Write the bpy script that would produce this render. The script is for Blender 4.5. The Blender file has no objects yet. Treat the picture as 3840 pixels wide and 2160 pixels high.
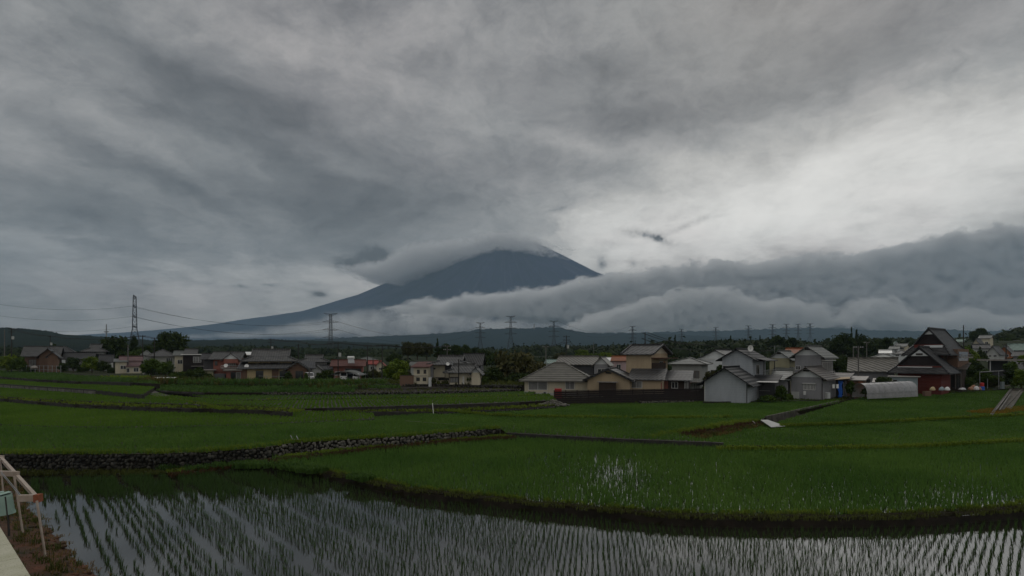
import bpy, bmesh, math, random
import numpy as np
from mathutils import Vector, noise as mnoise
from mathutils.geometry import tessellate_polygon

# ------------------------------------------------------------------ camera
sc = bpy.context.scene
COL = sc.collection
F = 1920.0; CZ = 8.0; HY = 1340.0          # focal length in photo pixels, eye height, eye-level row
cd = bpy.data.cameras.new('camera'); cam = bpy.data.objects.new('camera', cd); COL.objects.link(cam)
cd.sensor_width = 36; cd.lens = 18.0; cd.shift_y = (HY - 1080) / 3840
cd.clip_start = 0.2; cd.clip_end = 90000
cam.location = (0, 0, CZ); cam.rotation_euler = (math.radians(90), 0, 0)
sc.camera = cam
sc.view_settings.view_transform = 'Standard'; sc.view_settings.look = 'None'
sc.view_settings.gamma = 1.0; sc.view_settings.exposure = 0.0
sc.cycles.use_denoising = True
sc.cycles.max_bounces = 6; sc.cycles.diffuse_bounces = 2; sc.cycles.glossy_bounces = 3
sc.cycles.transmission_bounces = 4; sc.cycles.transparent_max_bounces = 12
sc.cycles.volume_bounces = 3
sc.cycles.use_adaptive_sampling = True; sc.cycles.adaptive_threshold = 0.02

def W(px, py, Y):      return Vector(((px - 1920) / F * Y, Y, CZ - (py - HY) / F * Y))   # photo point at a distance
def G(px, py, z):      return W(px, py, (CZ - z) * F / (py - HY))                        # photo point on level ground of height z

# ------------------------------------------------------------------ node helper
class NT:
    def __init__(s, tree): s.t = tree; s.n = tree.nodes; s.l = tree.links
    def new(s, typ, **kw):
        n = s.n.new(typ)
        for k, v in kw.items():
            if k == 'ins':
                for i, val in v.items():
                    if isinstance(val, bpy.types.NodeSocket): s.l.new(val, n.inputs[i])
                    else: n.inputs[i].default_value = val
            else: setattr(n, k, v)
        return n
    def math(s, op, a, b=0.0, c=0.0, clamp=False):
        n = s.new('ShaderNodeMath', operation=op, use_clamp=clamp)
        for i, v in enumerate((a, b, c)):
            if isinstance(v, bpy.types.NodeSocket): s.l.new(v, n.inputs[i])
            else: n.inputs[i].default_value = v
        return n.outputs[0]
    def vm(s, op, a, b=(0, 0, 0), c=(0, 0, 0)):
        n = s.new('ShaderNodeVectorMath', operation=op)
        for i, v in enumerate((a, b, c)):
            if isinstance(v, bpy.types.NodeSocket): s.l.new(v, n.inputs[i])
            else: n.inputs[i].default_value = v
        return n.outputs['Value'] if op in ('DOT_PRODUCT', 'LENGTH') else n.outputs[0]
    def noise(s, vec, scale=5., detail=4., rough=.5, dist=0., color=False):
        n = s.new('ShaderNodeTexNoise', ins={'Vector': vec, 'Scale': scale, 'Detail': detail, 'Roughness': rough, 'Distortion': dist})
        return n.outputs['Color' if color else 'Fac']
    def mapr(s, v, a, b, c=0., d=1., smooth=False):
        n = s.new('ShaderNodeMapRange', ins={0: v, 1: a, 2: b, 3: c, 4: d})
        if smooth: n.interpolation_type = 'SMOOTHSTEP'
        return n.outputs[0]
    def mix(s, f, a, b):
        n = s.new('ShaderNodeMix', data_type='RGBA')
        for i, v in ((0, f), (6, a), (7, b)):
            if isinstance(v, bpy.types.NodeSocket): s.l.new(v, n.inputs[i])
            else: n.inputs[i].default_value = (tuple(v) + (1,)) if i > 0 else v
        return n.outputs[2]
    def ramp(s, v, stops, interp='LINEAR'):
        n = s.new('ShaderNodeValToRGB', ins={0: v}); r = n.color_ramp; r.interpolation = interp
        for i, (p, c) in enumerate(stops):
            e = r.elements[i] if i < 2 else r.elements.new(p)
            e.position = p; e.color = (c, c, c, 1) if isinstance(c, (int, float)) else tuple(c) + (1,)
        return n.outputs[0]

# ------------------------------------------------------------------ sky
SUN_EL, SUN_AZ = 38.0, 28.0                 # behind the bright opening right of the mountain
world = bpy.data.worlds.new('World'); sc.world = world; world.use_nodes = True
w = NT(world.node_tree); w.n.clear()
tc = w.new('ShaderNodeTexCoord').outputs['Generated']
dirv = w.vm('NORMALIZE', tc)
sx = w.new('ShaderNodeSeparateXYZ', ins={0: dirv})
az = w.math('ARCTAN2', sx.outputs[0], sx.outputs[1]); el = w.math('ARCSINE', sx.outputs[2])
ae = w.new('ShaderNodeCombineXYZ', ins={0: az, 1: el, 2: 0.0}).outputs[0]
# cloud-deck coordinates: where the view ray meets a level deck, so cells shrink towards the horizon
den = w.math('MAXIMUM', w.math('ADD', sx.outputs[2], 0.16), 0.05)
deck = w.new('ShaderNodeCombineXYZ', ins={0: w.math('DIVIDE', sx.outputs[0], den), 1: w.math('DIVIDE', sx.outputs[1], den), 2: 3.7}).outputs[0]
w1 = w.vm('SUBTRACT', w.noise(deck, 1.3, 6, .62, color=True), (.5, .5, .5))
w2 = w.vm('SUBTRACT', w.noise(ae, 4.0, 5, .55, color=True), (.5, .5, .5))
P = w.vm('MULTIPLY_ADD', w1, (.30, .18, 0), ae)
P = w.vm('MULTIPLY_ADD', w2, (.10, .07, 0), P)
P3_ = w.vm('MULTIPLY_ADD', w2, (.22, .16, 0), ae)
def AE(px, py):
    v = Vector(((px - 1920) / F, 1, -(py - HY) / F)).normalized()
    return math.atan2(v.x, v.y), math.asin(v.z)
def blob(px, py, sxp, syp, wt, rot=0, pts=P):
    a, e = AE(px, py); sa = AE(px + sxp / 2, py)[0] - AE(px - sxp / 2, py)[0]; se = AE(px, py - syp / 2)[1] - AE(px, py + syp / 2)[1]
    c, s_ = math.cos(math.radians(rot)), math.sin(math.radians(rot))
    d = w.vm('SUBTRACT', pts, (a, e, 0))
    x = w.vm('DOT_PRODUCT', d, (c / sa, s_ / sa, 0)); y = w.vm('DOT_PRODUCT', d, (-s_ / se, c / se, 0))
    q = w.math('ADD', w.math('MULTIPLY', x, x), w.math('MULTIPLY', y, y))
    return w.math('MULTIPLY', w.math('EXPONENT', w.math('MULTIPLY', q, -1.0)), wt)
SKY_BLOBS = [   # photo place, size, gain (linear light), tilt
    (2850, 770, 680, 190, .80, 8), (3450, 680, 560, 200, .50, 8), (2400, 880, 300, 110, .50, -5), (3700, 740, 360, 140, .24, 0), (3900, 640, 300, 260, .14, 0), (1500, 300, 300, 60, .05, -20), (2250, 150, 260, 60, .05, 10), (2750, 260, 300, 50, .045, 0),
    (3150, 840, 640, 90, .62, 0), (2100, 540, 330, 60, .12, -14), (2600, 640, 380, 60, .09, -6), (3700, 300, 260, 400, .05, 0),
    (1050, 1040, 460, 60, .13, 4), (1650, 1010, 420, 50, .14, 0), (850, 1130, 500, 60, .05, 0), (100, 250, 260, 200, .07, 0),
    (1000, 130, 500, 80, .07, 0), (1750, 120, 420, 120, .06, 0), (150, 560, 280, 70, .04, -20), (640, 600, 300, 50, .06, -25),
    (120, 910, 200, 40, .07, -5), (560, 860, 220, 30, .04, -10),
    (750, 300, 400, 110, -.075, -30), (1150, 480, 420, 110, -.07, -25), (950, 570, 420, 60, -.07, -20), (250, 780, 420, 120, -.085, -12),
    (620, 700, 420, 60, -.07, -20), (1050, 760, 480, 90, -.07, -10), (1500, 780, 400, 80, -.05, 0), (2350, 260, 380, 120, -.035, 0),
    (2400, 470, 480, 60, -.05, 5), (3300, 120, 300, 120, -.06, 0), (2000, 480, 280, 60, -.03, 0), (1150, 930, 360, 50, -.035, 10),
    (2050, 720, 300, 50, .03, 0), (200, 1180, 500, 60, -.03, 0), (450, 400, 300, 70, .035, -30), (1250, 240, 380, 60, .04, -15), (3000, 470, 380, 60, .05, 10), (1900, 620, 500, 50, -.02, 0)]
lum = None
for b in SKY_BLOBS:
    if b[4] < 0: b = b[:4] + (b[4] * 1.25,) + b[5:]
    g = blob(*b); lum = g if lum is None else w.math('ADD', lum, g)
n1 = w.noise(w.vm('MULTIPLY_ADD', w1, (.5, .5, 0), deck), 2.2, 9, .68, .2); n2 = w.noise(w.vm('MULTIPLY', P, (2.6, 4.2, 1)), 3.4, 9, .70, .15); n3 = w.noise(w.vm('MULTIPLY', P3_, (1, 1.6, 1)), 13.0, 7, .66, .2)
det = w.math('ADD', w.math('MULTIPLY', w.math('SUBTRACT', n1, .5), 1.3), w.math('MULTIPLY', w.math('ADD', w.math('SUBTRACT', n2, .5), w.math('MULTIPLY', w.math('SUBTRACT', n3, .5), .42)), 1.4))
P3 = w.vm('MULTIPLY_ADD', w2, (.05, .03, 0), ae)
SMALL = [(2400, 878, 80, 17, -.44, -12), (2500, 905, 50, 20, -.44, -25), (2600, 838, 100, 12, -.34, 22), (2690, 815, 50, 8, -.25, 10), (2260, 985, 22, 22, -.25, 0), (2395, 985, 30, 16, -.22, 0), (1205, 1102, 32, 11, -.13, 0), (905, 1076, 26, 7, -.10, 0), (1022, 1068, 26, 6, -.10, 0), (2100, 782, 60, 9, -.10, 15),
    (1330, 985, 70, 26, -.14, 5), (1430, 965, 55, 30, -.12, -15), (1460, 1035, 22, 14, -.12, 30)]
fine = w.mapr(w.noise(ae, 34.0, 5, .65), .35, .65, .3, 1.5)
sm_ = None
for b in SMALL:
    g = blob(*b, pts=P3); sm_ = g if sm_ is None else w.math('ADD', sm_, g)
lum = w.math('ADD', lum, w.math('MULTIPLY', w.math('MULTIPLY', sm_, fine), 2.0))
base = w.math('ADD', .225, lum)
fac = w.math('MAXIMUM', w.math('MULTIPLY', base, w.math('ADD', 1.0, det)), .06)
fac = w.math('MULTIPLY', w.math('SUBTRACT', 1.0, w.math('EXPONENT', w.math('MULTIPLY', fac, -1.0 / .74))), .74 * 1.32)
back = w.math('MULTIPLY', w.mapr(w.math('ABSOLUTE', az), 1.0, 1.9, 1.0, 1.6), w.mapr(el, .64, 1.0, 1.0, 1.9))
fac = w.math('MULTIPLY', fac, back)      # unseen sky behind and overhead brightened to light house fronts and fields
tint = w.mix(w.mapr(fac, .1, .5), (.94, .985, 1.015), (1.02, 1.005, .96))
warm = w.mix(w.mapr(w.noise(deck, .9, 3, .5), .45, .7), (1, 1, 1), (1.03, .985, .99))
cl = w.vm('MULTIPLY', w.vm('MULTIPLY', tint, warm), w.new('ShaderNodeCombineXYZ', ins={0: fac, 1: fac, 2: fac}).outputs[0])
# below the horizon: dull ground light
cl = w.mix(w.mapr(el, -.12, -.02), (.03, .035, .03), cl)
skyt = w.new('ShaderNodeTexSky', sky_type='NISHITA', sun_disc=False, sun_elevation=math.radians(SUN_EL), sun_rotation=math.radians(SUN_AZ), air_density=1.0, dust_density=3.0)
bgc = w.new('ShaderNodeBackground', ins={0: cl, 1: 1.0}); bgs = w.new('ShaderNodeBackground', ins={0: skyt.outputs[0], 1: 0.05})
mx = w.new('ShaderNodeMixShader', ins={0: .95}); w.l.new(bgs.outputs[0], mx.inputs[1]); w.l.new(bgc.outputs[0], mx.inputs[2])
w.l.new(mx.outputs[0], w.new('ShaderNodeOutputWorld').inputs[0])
world.cycles.sampling_method = 'MANUAL'; world.cycles.sample_map_resolution = 512

sd = bpy.data.lights.new('sun', 'SUN'); sd.energy = 0.5; sd.angle = math.radians(25); sd.color = (1, .96, .9)
so = bpy.data.objects.new('sun', sd); COL.objects.link(so)
sdir = Vector((math.sin(math.radians(SUN_AZ)) * math.cos(math.radians(SUN_EL)), math.cos(math.radians(SUN_AZ)) * math.cos(math.radians(SUN_EL)), math.sin(math.radians(SUN_EL))))
so.rotation_euler = sdir.to_track_quat('Z', 'Y').to_euler()
# ------------------------------------------------------------------ object helpers
random.seed(7); rng = np.random.default_rng(7)
def link(name, me, mat, parent=None, loc=None):
    o = bpy.data.objects.new(name, me); COL.objects.link(o)
    if mat is not None and not me.materials: me.materials.append(mat)
    if parent is not None: o.parent = parent
    if loc is not None: o.location = loc
    return o
def tag(o, label=None, cat=None, group=None, kind=None):
    if label: o['label'] = label
    if cat: o['category'] = cat
    if group: o['group'] = group
    if kind: o['kind'] = kind
    return o
def empty(name, loc, label, cat, group=None):
    o = bpy.data.objects.new(name, None); COL.objects.link(o); o.location = loc; o.empty_display_size = .3
    return tag(o, label, cat, group)
def np_mesh(name, V, Fc, attr=None, smooth=False):
    """V (n,3), Fc (m,k) with k 3 or 4"""
    me = bpy.data.meshes.new(name); n, k = Fc.shape
    me.vertices.add(len(V)); me.vertices.foreach_set('co', np.ascontiguousarray(V, dtype=np.float32).ravel())
    me.loops.add(n * k); me.loops.foreach_set('vertex_index', np.ascontiguousarray(Fc, dtype=np.int32).ravel())
    me.polygons.add(n); me.polygons.foreach_set('loop_start', np.arange(0, n * k, k, dtype=np.int32))
    me.polygons.foreach_set('loop_total', np.full(n, k, dtype=np.int32))
    if smooth: me.polygons.foreach_set('use_smooth', np.ones(n, dtype=bool))
    me.update(calc_edges=True)
    if attr is not None:
        a = me.attributes.new('tone', 'FLOAT', 'FACE'); a.data.foreach_set('value', np.ascontiguousarray(attr, dtype=np.float32))
    return me
def mat(name, col, rough=.8, spec=.3, metal=0., var=.15, scale=3., bump=0., bscale=20., tone=None, col2=None):
    m = bpy.data.materials.new(name); m.use_nodes = True; t = NT(m.node_tree)
    b = t.n['Principled BSDF']; b.inputs['Roughness'].default_value = rough; b.inputs['Metallic'].default_value = metal
    b.inputs['Specular IOR Level'].default_value = spec
    oc = t.new('ShaderNodeTexCoord').outputs['Object']
    nz = t.noise(oc, scale, 5, .6)
    c2 = col2 or tuple(c * (1 - 2 * var) for c in col); c1 = col if col2 else tuple(c * (1 + var) for c in col)
    c = t.mix(t.mapr(nz, .3, .7), c2, c1)
    if tone:
        a = t.new('ShaderNodeAttribute', attribute_name='tone')
        c = t.mix(t.mapr(a.outputs['Fac'], 0, 1), c, tone)
    t.l.new(c, b.inputs['Base Color'])
    if bump:
        bn = t.new('ShaderNodeBump', ins={'Strength': 1.0, 'Distance': bump, 'Height': t.noise(oc, bscale, 4, .6)})
        t.l.new(bn.outputs[0], b.inputs['Normal'])
    return m
def fbm(x, y, o=5, s=1.0):
    v = 0; a = 1; t = 0
    for i in range(o):
        v += a * mnoise.noise(Vector((x * s, y * s, i * 7.3))); t += a; a *= .5; s *= 2.07
    return v / t

# ------------------------------------------------------------------ the volcano
def interp(pts, x): return float(np.interp(x, [p[0] for p in pts], [p[1] for p in pts]))
FD = 15000.0
def mountain():
    # silhouette of the photo turned into two radial height profiles (metres) round the summit axis
    L = [(1863, 904), (1789, 925), (1699, 957), (1610, 991), (1491, 1043), (1342, 1105), (1133, 1167), (924, 1197), (775, 1219), (566, 1240), (200, 1262), (-400, 1290)]
    R = [(1923, 903), (2000, 908), (2057, 929), (2147, 975), (2236, 1020), (2400, 1085), (2700, 1160), (3100, 1200), (3600, 1225), (4300, 1255)]
    cx = (1893 - 1920) / F * FD
    pl = [(abs((p[0] - 1920) / F * FD - cx), (HY - p[1]) / F * FD) for p in L]
    pr = [(abs((p[0] - 1920) / F * FD - cx), (HY - p[1]) / F * FD) for p in R]
    nx, nr = 240, 90
    V = []; Fc = []
    for j in range(nr + 1):
        r = (j / nr) ** 1.5 * 14500
        for i in range(nx):
            th = 2 * math.pi * i / nx
            c = math.cos(th); k = .5 + .5 * c                       # 1 to the right, 0 to the left
            h = (1 - k) * interp(pl, r) + k * interp(pr, r)
            g = fbm(math.cos(th) * 9, math.sin(th) * 9, 4) * 60 * min(1, r / 2500) + fbm(r * c / 900, r * math.sin(th) / 900, 5) * 70 * min(1, r / 1500)
            if r < 450: h -= 30 * (1 - r / 450)
            z = h + CZ + g * (.35 if abs(math.sin(th)) < .25 else 1) * (.4 + .6 * min(1, h / 1500))
            yy = FD + r * math.sin(th) * (.36 if math.sin(th) < 0 else .8)
            z = CZ + (z - CZ) * min(1, yy / FD) * (1 - .35 * max(0, -math.sin(th)) * min(1, r / 4000))
            V.append((cx + r * c, yy, z if r < 14000 else -40))
    for j in range(nr):
        for i in range(nx):
            a, b = j * nx + i, j * nx + (i + 1) % nx
            Fc.append((a, b, b + nx, a + nx))
    me = np_mesh('mountain', np.array(V), np.array(Fc), smooth=True)
    m = bpy.data.materials.new('haze_tinted_rock'); m.use_nodes = True; t = NT(m.node_tree); b = t.n['Principled BSDF']
    b.inputs['Roughness'].default_value = 1; b.inputs['Specular IOR Level'].default_value = 0
    pos = t.new('ShaderNodeTexCoord').outputs['Object']; z = t.new('ShaderNodeSeparateXYZ', ins={0: pos}).outputs[2]
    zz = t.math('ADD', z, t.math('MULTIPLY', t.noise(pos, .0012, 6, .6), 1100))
    c = t.mix(t.mapr(zz, 1700, 2700), (.014, .038, .072), (.028, .034, .095))  # blue of the distant haze is mixed into the rock colour
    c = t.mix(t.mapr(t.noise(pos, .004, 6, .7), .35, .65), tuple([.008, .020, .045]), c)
    sp = t.new('ShaderNodeSeparateXYZ', ins={0: t.vm('SUBTRACT', pos, (cx, FD, 0))}); an = t.math('ARCTAN2', sp.outputs[0], sp.outputs[1])
    gv = t.noise(t.new('ShaderNodeCombineXYZ', ins={0: t.math('MULTIPLY', an, 14), 1: t.math('MULTIPLY', sp.outputs[2], .0006), 2: 0.}).outputs[0], 1.0, 6, .7, .3)
    c = t.mix(t.mapr(gv, .52, .66), c, (.05, .055, .095)); c = t.mix(t.mapr(gv, .46, .34), c, (.008, .016, .038))
    t.l.new(c, b.inputs['Base Color'])
    o = link('mountain', me, m); tag(o, kind='structure')
    return o
MOUNTAIN = mountain()
# ------------------------------------------------------------------ clouds: real volumes of droplets
def cloud(name, label, x0, x1, y0, y1, z0, z1, top, bot, dens, nscale, namp, soft, seed=0., step=1.0, col=(.97, .975, .98)):
    """a box of air whose droplets fill the space between the curves top(x) and bot(x) (world metres), broken up by noise"""
    me = bpy.data.meshes.new(name); bm = bmesh.new(); bmesh.ops.create_cube(bm, size=1)
    for v in bm.verts: v.co = Vector((v.co.x * (x1 - x0), v.co.y * (y1 - y0), v.co.z * (z1 - z0)))
    bm.to_mesh(me); bm.free()
    m = bpy.data.materials.new(name); m.use_nodes = True; t = NT(m.node_tree); t.n.clear()
    pos = t.new('ShaderNodeNewGeometry').outputs['Position']
    nz = t.noise(t.vm('ADD', t.vm('MULTIPLY', pos, (nscale, nscale, nscale * 1.7)), (seed, seed * 2, 0)), 1.0, 8, .66, .2, color=True)
    nv = t.vm('SUBTRACT', nz, (.5, .5, .5))
    p2 = t.vm('MULTIPLY_ADD', nv, (namp * 1.6, 0, namp * 2), pos)
    sp = t.new('ShaderNodeSeparateXYZ', ins={0: p2})
    xn = t.mapr(sp.outputs[0], x0, x1)
    def curve(pts):
        return t.mapr(t.ramp(xn, [((p[0] - x0) / (x1 - x0), (p[1] - z0) / (z1 - z0)) for p in pts]), 0, 1, z0, z1)
    def clin(v): return v
    dt = t.math('SUBTRACT', curve(top), sp.outputs[2]); db = t.math('SUBTRACT', sp.outputs[2], curve(bot))
    d = t.math('MINIMUM', t.math('DIVIDE', dt, soft[0]), t.math('DIVIDE', db, soft[1]))
    yc = t.math('DIVIDE', t.math('SUBTRACT', (y1 - y0) / 2, t.math('ABSOLUTE', t.math('SUBTRACT', sp.outputs[1], (y0 + y1) / 2))), soft[0])
    d = t.math('MINIMUM', d, yc, clamp=True)
    n3 = t.noise(t.vm('MULTIPLY', pos, (nscale * 2.3, nscale * 2.3, nscale * 3)), 1.0, 7, .66)
    rho = t.math('MULTIPLY', t.math('MULTIPLY', d, dens), t.mapr(n3, .40, .58, .06, 1.0))
    pv = t.new('ShaderNodeVolumePrincipled', ins={'Color': (*col, 1), 'Density': rho, 'Anisotropy': 0.0})
    t.l.new(pv.outputs[0], t.new('ShaderNodeOutputMaterial').inputs['Volume'])
    m.cycles.volume_step_rate = step
    o = link(name, me, m, loc=((x0 + x1) / 2, (y0 + y1) / 2, (z0 + z1) / 2))
    tag(o, label, None, None, 'stuff'); return o
def prof(pts, Y): return [((p[0] - 1920) / F * Y, CZ - (p[1] - HY) / F * Y) for p in pts]
CB = 8000.0
top = prof([(1380, 1160), (1500, 1128), (1665, 1106), (1760, 1098), (1850, 1083), (2000, 1073), (2090, 1052), (2130, 1034), (2240, 1008), (2420, 990), (2560, 985), (2680, 958), (2760, 948), (2900, 945), (3020, 958), (3080, 930), (3240, 935), (3380, 915), (3460, 890), (3580, 862), (3700, 846), (3760, 856), (3850, 820), (4200, 800)], CB)
bot = prof([(1380, 1165), (1600, 1162), (1800, 1172), (2000, 1188), (2200, 1196), (2400, 1222), (2700, 1240), (3000, 1238), (3100, 1180), (3220, 1175), (3300, 1215), (3500, 1242), (4200, 1262)], CB)
cloud('cloud_bank', 'long dark grey cloud bank rolling over the slopes right of the volcano', top[0][0] - 200, top[-1][0] + 900, CB + 370, CB + 1900, bot[-1][1] - 200, top[-1][1] + 350, top, bot, .020, .0017, 400, (60, 70), seed=2., col=(.93, .935, .94), step=.4)  # droplet colour lowered to give the bank its shade
top = prof([(560, 1275), (700, 1246), (900, 1232), (1060, 1205), (1200, 1172), (1330, 1152), (1500, 1158), (1700, 1172), (1900, 1188), (2100, 1205), (2400, 1222), (2560, 1235), (2700, 1275)], 7650)
bot = prof([(560, 1268), (1050, 1268), (1400, 1270), (1800, 1262), (2300, 1258), (2700, 1258)], 7650)
cloud('mist_layer', 'pale flat layer of mist along the foot of the volcano', top[0][0] - 300, top[-1][0] + 2200, 7540, 8190, bot[2][1] - 160, top[5][1] + 250, top, bot, .005, .0011, 130, (190, 120), seed=9., col=(.985, .985, .985), step=1.)
top = prof([(2080, 1250), (2200, 1185), (2330, 1150), (2450, 1112), (2560, 1085), (2640, 1092), (2700, 1072), (2790, 1095), (2860, 1130), (2930, 1112), (3010, 1118), (3100, 1158), (3180, 1200), (3240, 1130), (3330, 1110), (3420, 1150), (3520, 1185), (3650, 1160), (3800, 1190), (4100, 1200)], 7700)
bot = prof([(2080, 1238), (2400, 1252), (2800, 1254), (3050, 1250), (3150, 1225), (3240, 1225), (3350, 1240), (3600, 1252), (4100, 1256)], 7700)
cloud('cloud_puffs', 'pale billowing clouds clinging to the lower slopes in front of the dark cloud bank', top[0][0] - 300, top[-1][0] + 400, 7620, 8350, bot[2][1] - 150, top[6][1] + 300, top, bot, .018, .0034, 300, (50, 110), seed=14., col=(.99, .99, .985), step=.4)  # paler droplets than the bank, painting in the light on these clouds
CC = 13300.0
top = prof([(1262, 990), (1386, 975), (1433, 957), (1526, 909), (1596, 893), (1689, 887), (1773, 879), (1852, 858), (1922, 856), (1992, 873), (2038, 896), (2085, 911), (2120, 922)], CC)
bot = prof([(1262, 998), (1350, 1030), (1430, 1045), (1470, 1052), (1560, 1012), (1666, 968), (1712, 944), (1759, 930), (1829, 912), (1875, 898), (1922, 908), (2038, 920), (2120, 929)], CC)
cloud('cap_cloud', 'smooth grey cap of cloud draped over the summit of the volcano', top[0][0] - 200, top[-1][0] + 300, CC, CC + 2600, bot[3][1] - 200, top[7][1] + 200, top, bot, .0075, .0024, 150, (110, 70), seed=5., col=(.92, .93, .94))
hz = bpy.data.meshes.new('haze'); bm = bmesh.new(); bmesh.ops.create_cube(bm, size=1)
for v in bm.verts: v.co = Vector((v.co.x * 24000, v.co.y * 7700, v.co.z * 1604))
bm.to_mesh(hz); bm.free()
m = bpy.data.materials.new('air'); m.use_nodes = True; t = NT(m.node_tree); t.n.clear()
pv = t.new('ShaderNodeVolumePrincipled', ins={'Color': (.58, .80, 1.0, 1), 'Density': 6e-5, 'Anisotropy': 0.0})
t.l.new(pv.outputs[0], t.new('ShaderNodeOutputMaterial').inputs['Volume'])
HAZE = link('haze', hz, m, loc=(0, 3600, 796)); tag(HAZE, kind='stuff')
# ------------------------------------------------------------------ ground materials
M = {}
def leafmat(name, c1, c2, rough=.75, trans=.25):
    m = bpy.data.materials.new(name); m.use_nodes = True; t = NT(m.node_tree); b = t.n['Principled BSDF']; out = t.n['Material Output']
    b.inputs['Roughness'].default_value = rough; b.inputs['Specular IOR Level'].default_value = .03 if 'foliage' in name else .12
    a = t.new('ShaderNodeAttribute', attribute_name='tone').outputs['Fac']
    big = t.noise(t.new('ShaderNodeTexCoord').outputs['Object'], .12, 3, .6)
    k = t.math('ADD', t.math('MULTIPLY', a, .5), t.mapr(big, .35, .65, -.05, .55))
    c = t.mix(k, c1, c2); t.l.new(c, b.inputs['Base Color'])
    tr = t.new('ShaderNodeBsdfTranslucent', ins={0: c}); mx = t.new('ShaderNodeMixShader', ins={0: trans})
    t.l.new(b.outputs[0], mx.inputs[1]); t.l.new(tr.outputs[0], mx.inputs[2]); t.l.new(mx.outputs[0], out.inputs[0]); return m
M['rice'] = leafmat('rice_leaf', (.055, .125, .022), (.120, .215, .040))
M['rice_light'] = leafmat('pale_rice_leaf', (.070, .145, .016), (.125, .22, .03))
M['rice_young'] = leafmat('young_rice_leaf', (.030, .062, .016), (.055, .10, .026))
M['bundgrass'] = leafmat('bund_grass_leaf', (.10, .16, .018), (.18, .24, .03))
M['weed'] = leafmat('weed_leaf', (.05, .055, .015), (.10, .12, .03))
M['redweed'] = leafmat('red_weed_leaf', (.055, .030, .016), (.10, .060, .028))
M['veg'] = leafmat('vegetable_leaf', (.04, .09, .02), (.09, .16, .035))
M['strawgrass'] = leafmat('dry_grass_leaf', (.16, .09, .03), (.13, .12, .04))
M['orange'] = leafmat('orange_grass_leaf', (.25, .13, .02), (.20, .14, .02))
M['mud'] = mat('wet_mud', (.035, .030, .020), rough=.7, var=.3, scale=1.5, bump=.03, bscale=6)
M['soil'] = mat('dark_soil', (.020, .015, .010), rough=.9, var=.35, scale=1.2, bump=.05, bscale=5)
M['bank'] = mat('mossy_bank', (.020, .022, .009), rough=.95, spec=.05, scale=1.5, col2=(.014, .010, .007), bump=.04, bscale=7)
M['yard'] = mat('yard_ground', (.035, .045, .018), rough=.95, spec=.1, scale=.3, col2=(.022, .022, .013))
M['path'] = mat('farm_path', (.10, .095, .085), rough=.9, scale=1.0, var=.2)
M['gutter'] = mat('gutter', (.24, .22, .20), rough=.5)
M['concrete'] = mat('weathered_concrete', (.20, .195, .18), rough=.85, scale=.8, col2=(.07, .065, .055), bump=.004, bscale=30)
M['darkconcrete'] = mat('dark_wet_concrete', (.045, .042, .036), rough=.8, scale=1.2, col2=(.018, .017, .014), bump=.01, bscale=15)
M['stone'] = mat('field_stone', (.20, .19, .16), rough=.85, scale=2.5, col2=(.06, .058, .05), tone=(.018, .018, .014))
M['darkgap'] = mat('wall_core', (.012, .011, .009), rough=.95)
def water_mat():
    m = bpy.data.materials.new('paddy_water'); m.use_nodes = True; t = NT(m.node_tree); b = t.n['Principled BSDF']
    b.inputs['Base Color'].default_value = (.018, .017, .013, 1); b.inputs['Roughness'].default_value = .04; b.inputs['IOR'].default_value = 2.1
    b.inputs['Specular IOR Level'].default_value = .8
    oc = t.new('ShaderNodeTexCoord').outputs['Object']
    bn = t.new('ShaderNodeBump', ins={'Strength': 1.0, 'Distance': .0012, 'Height': t.noise(oc, 9, 3, .5)})
    t.l.new(bn.outputs[0], b.inputs['Normal']); return m
M['water'] = water_mat()

# ------------------------------------------------------------------ terrain pieces
def LN(pts, z): return [G(p[0], p[1], z if len(p) < 3 else p[2]) for p in pts]
SLABS = []
def slab(name, front, back, z, m, skirt=1.0, skmat=None, zb=None):
    """level field: front edge as the photo shows it, back edge running on under the next terrace"""
    A_ = LN(front, z); B_ = LN(back, z if zb is None else zb)
    pts = A_ + B_[::-1]; n = len(pts)
    tri = tessellate_polygon([pts])
    V = [tuple(p) for p in pts] + [(p.x, p.y + .02, p.z - skirt) for p in pts]
    me = bpy.data.meshes.new(name)
    F_ = [tuple(t) for t in tri] + [(i, (i + 1) % n, (i + 1) % n + n, i + n) for i in range(n)]
    me.from_pydata(V, [], F_); me.materials.append(m); me.materials.append(skmat or M['bank'])
    for i, p in enumerate(me.polygons):
        if i >= len(tri): p.material_index = 1
        elif p.normal.z < 0: p.flip()
    o = link(name, me, None); tag(o, kind='structure')
    SLABS.append((np.array([tuple(p) for p in pts]), tri)); return o
def inside(sl, X, Y):
    V, tri = sl; z = np.full(X.shape, np.nan)
    for a, b, c in tri:
        a, b, c = V[a], V[b], V[c]
        d = (b[1] - c[1]) * (a[0] - c[0]) + (c[0] - b[0]) * (a[1] - c[1])
        if abs(d) < 1e-9: continue
        l1 = ((b[1] - c[1]) * (X - c[0]) + (c[0] - b[0]) * (Y - c[1])) / d
        l2 = ((c[1] - a[1]) * (X - c[0]) + (a[0] - c[0]) * (Y - c[1])) / d
        l3 = 1 - l1 - l2; k = (l1 >= 0) & (l2 >= 0) & (l3 >= 0)
        z[k] = (l1 * a[2] + l2 * b[2] + l3 * c[2])[k]
    return z
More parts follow.
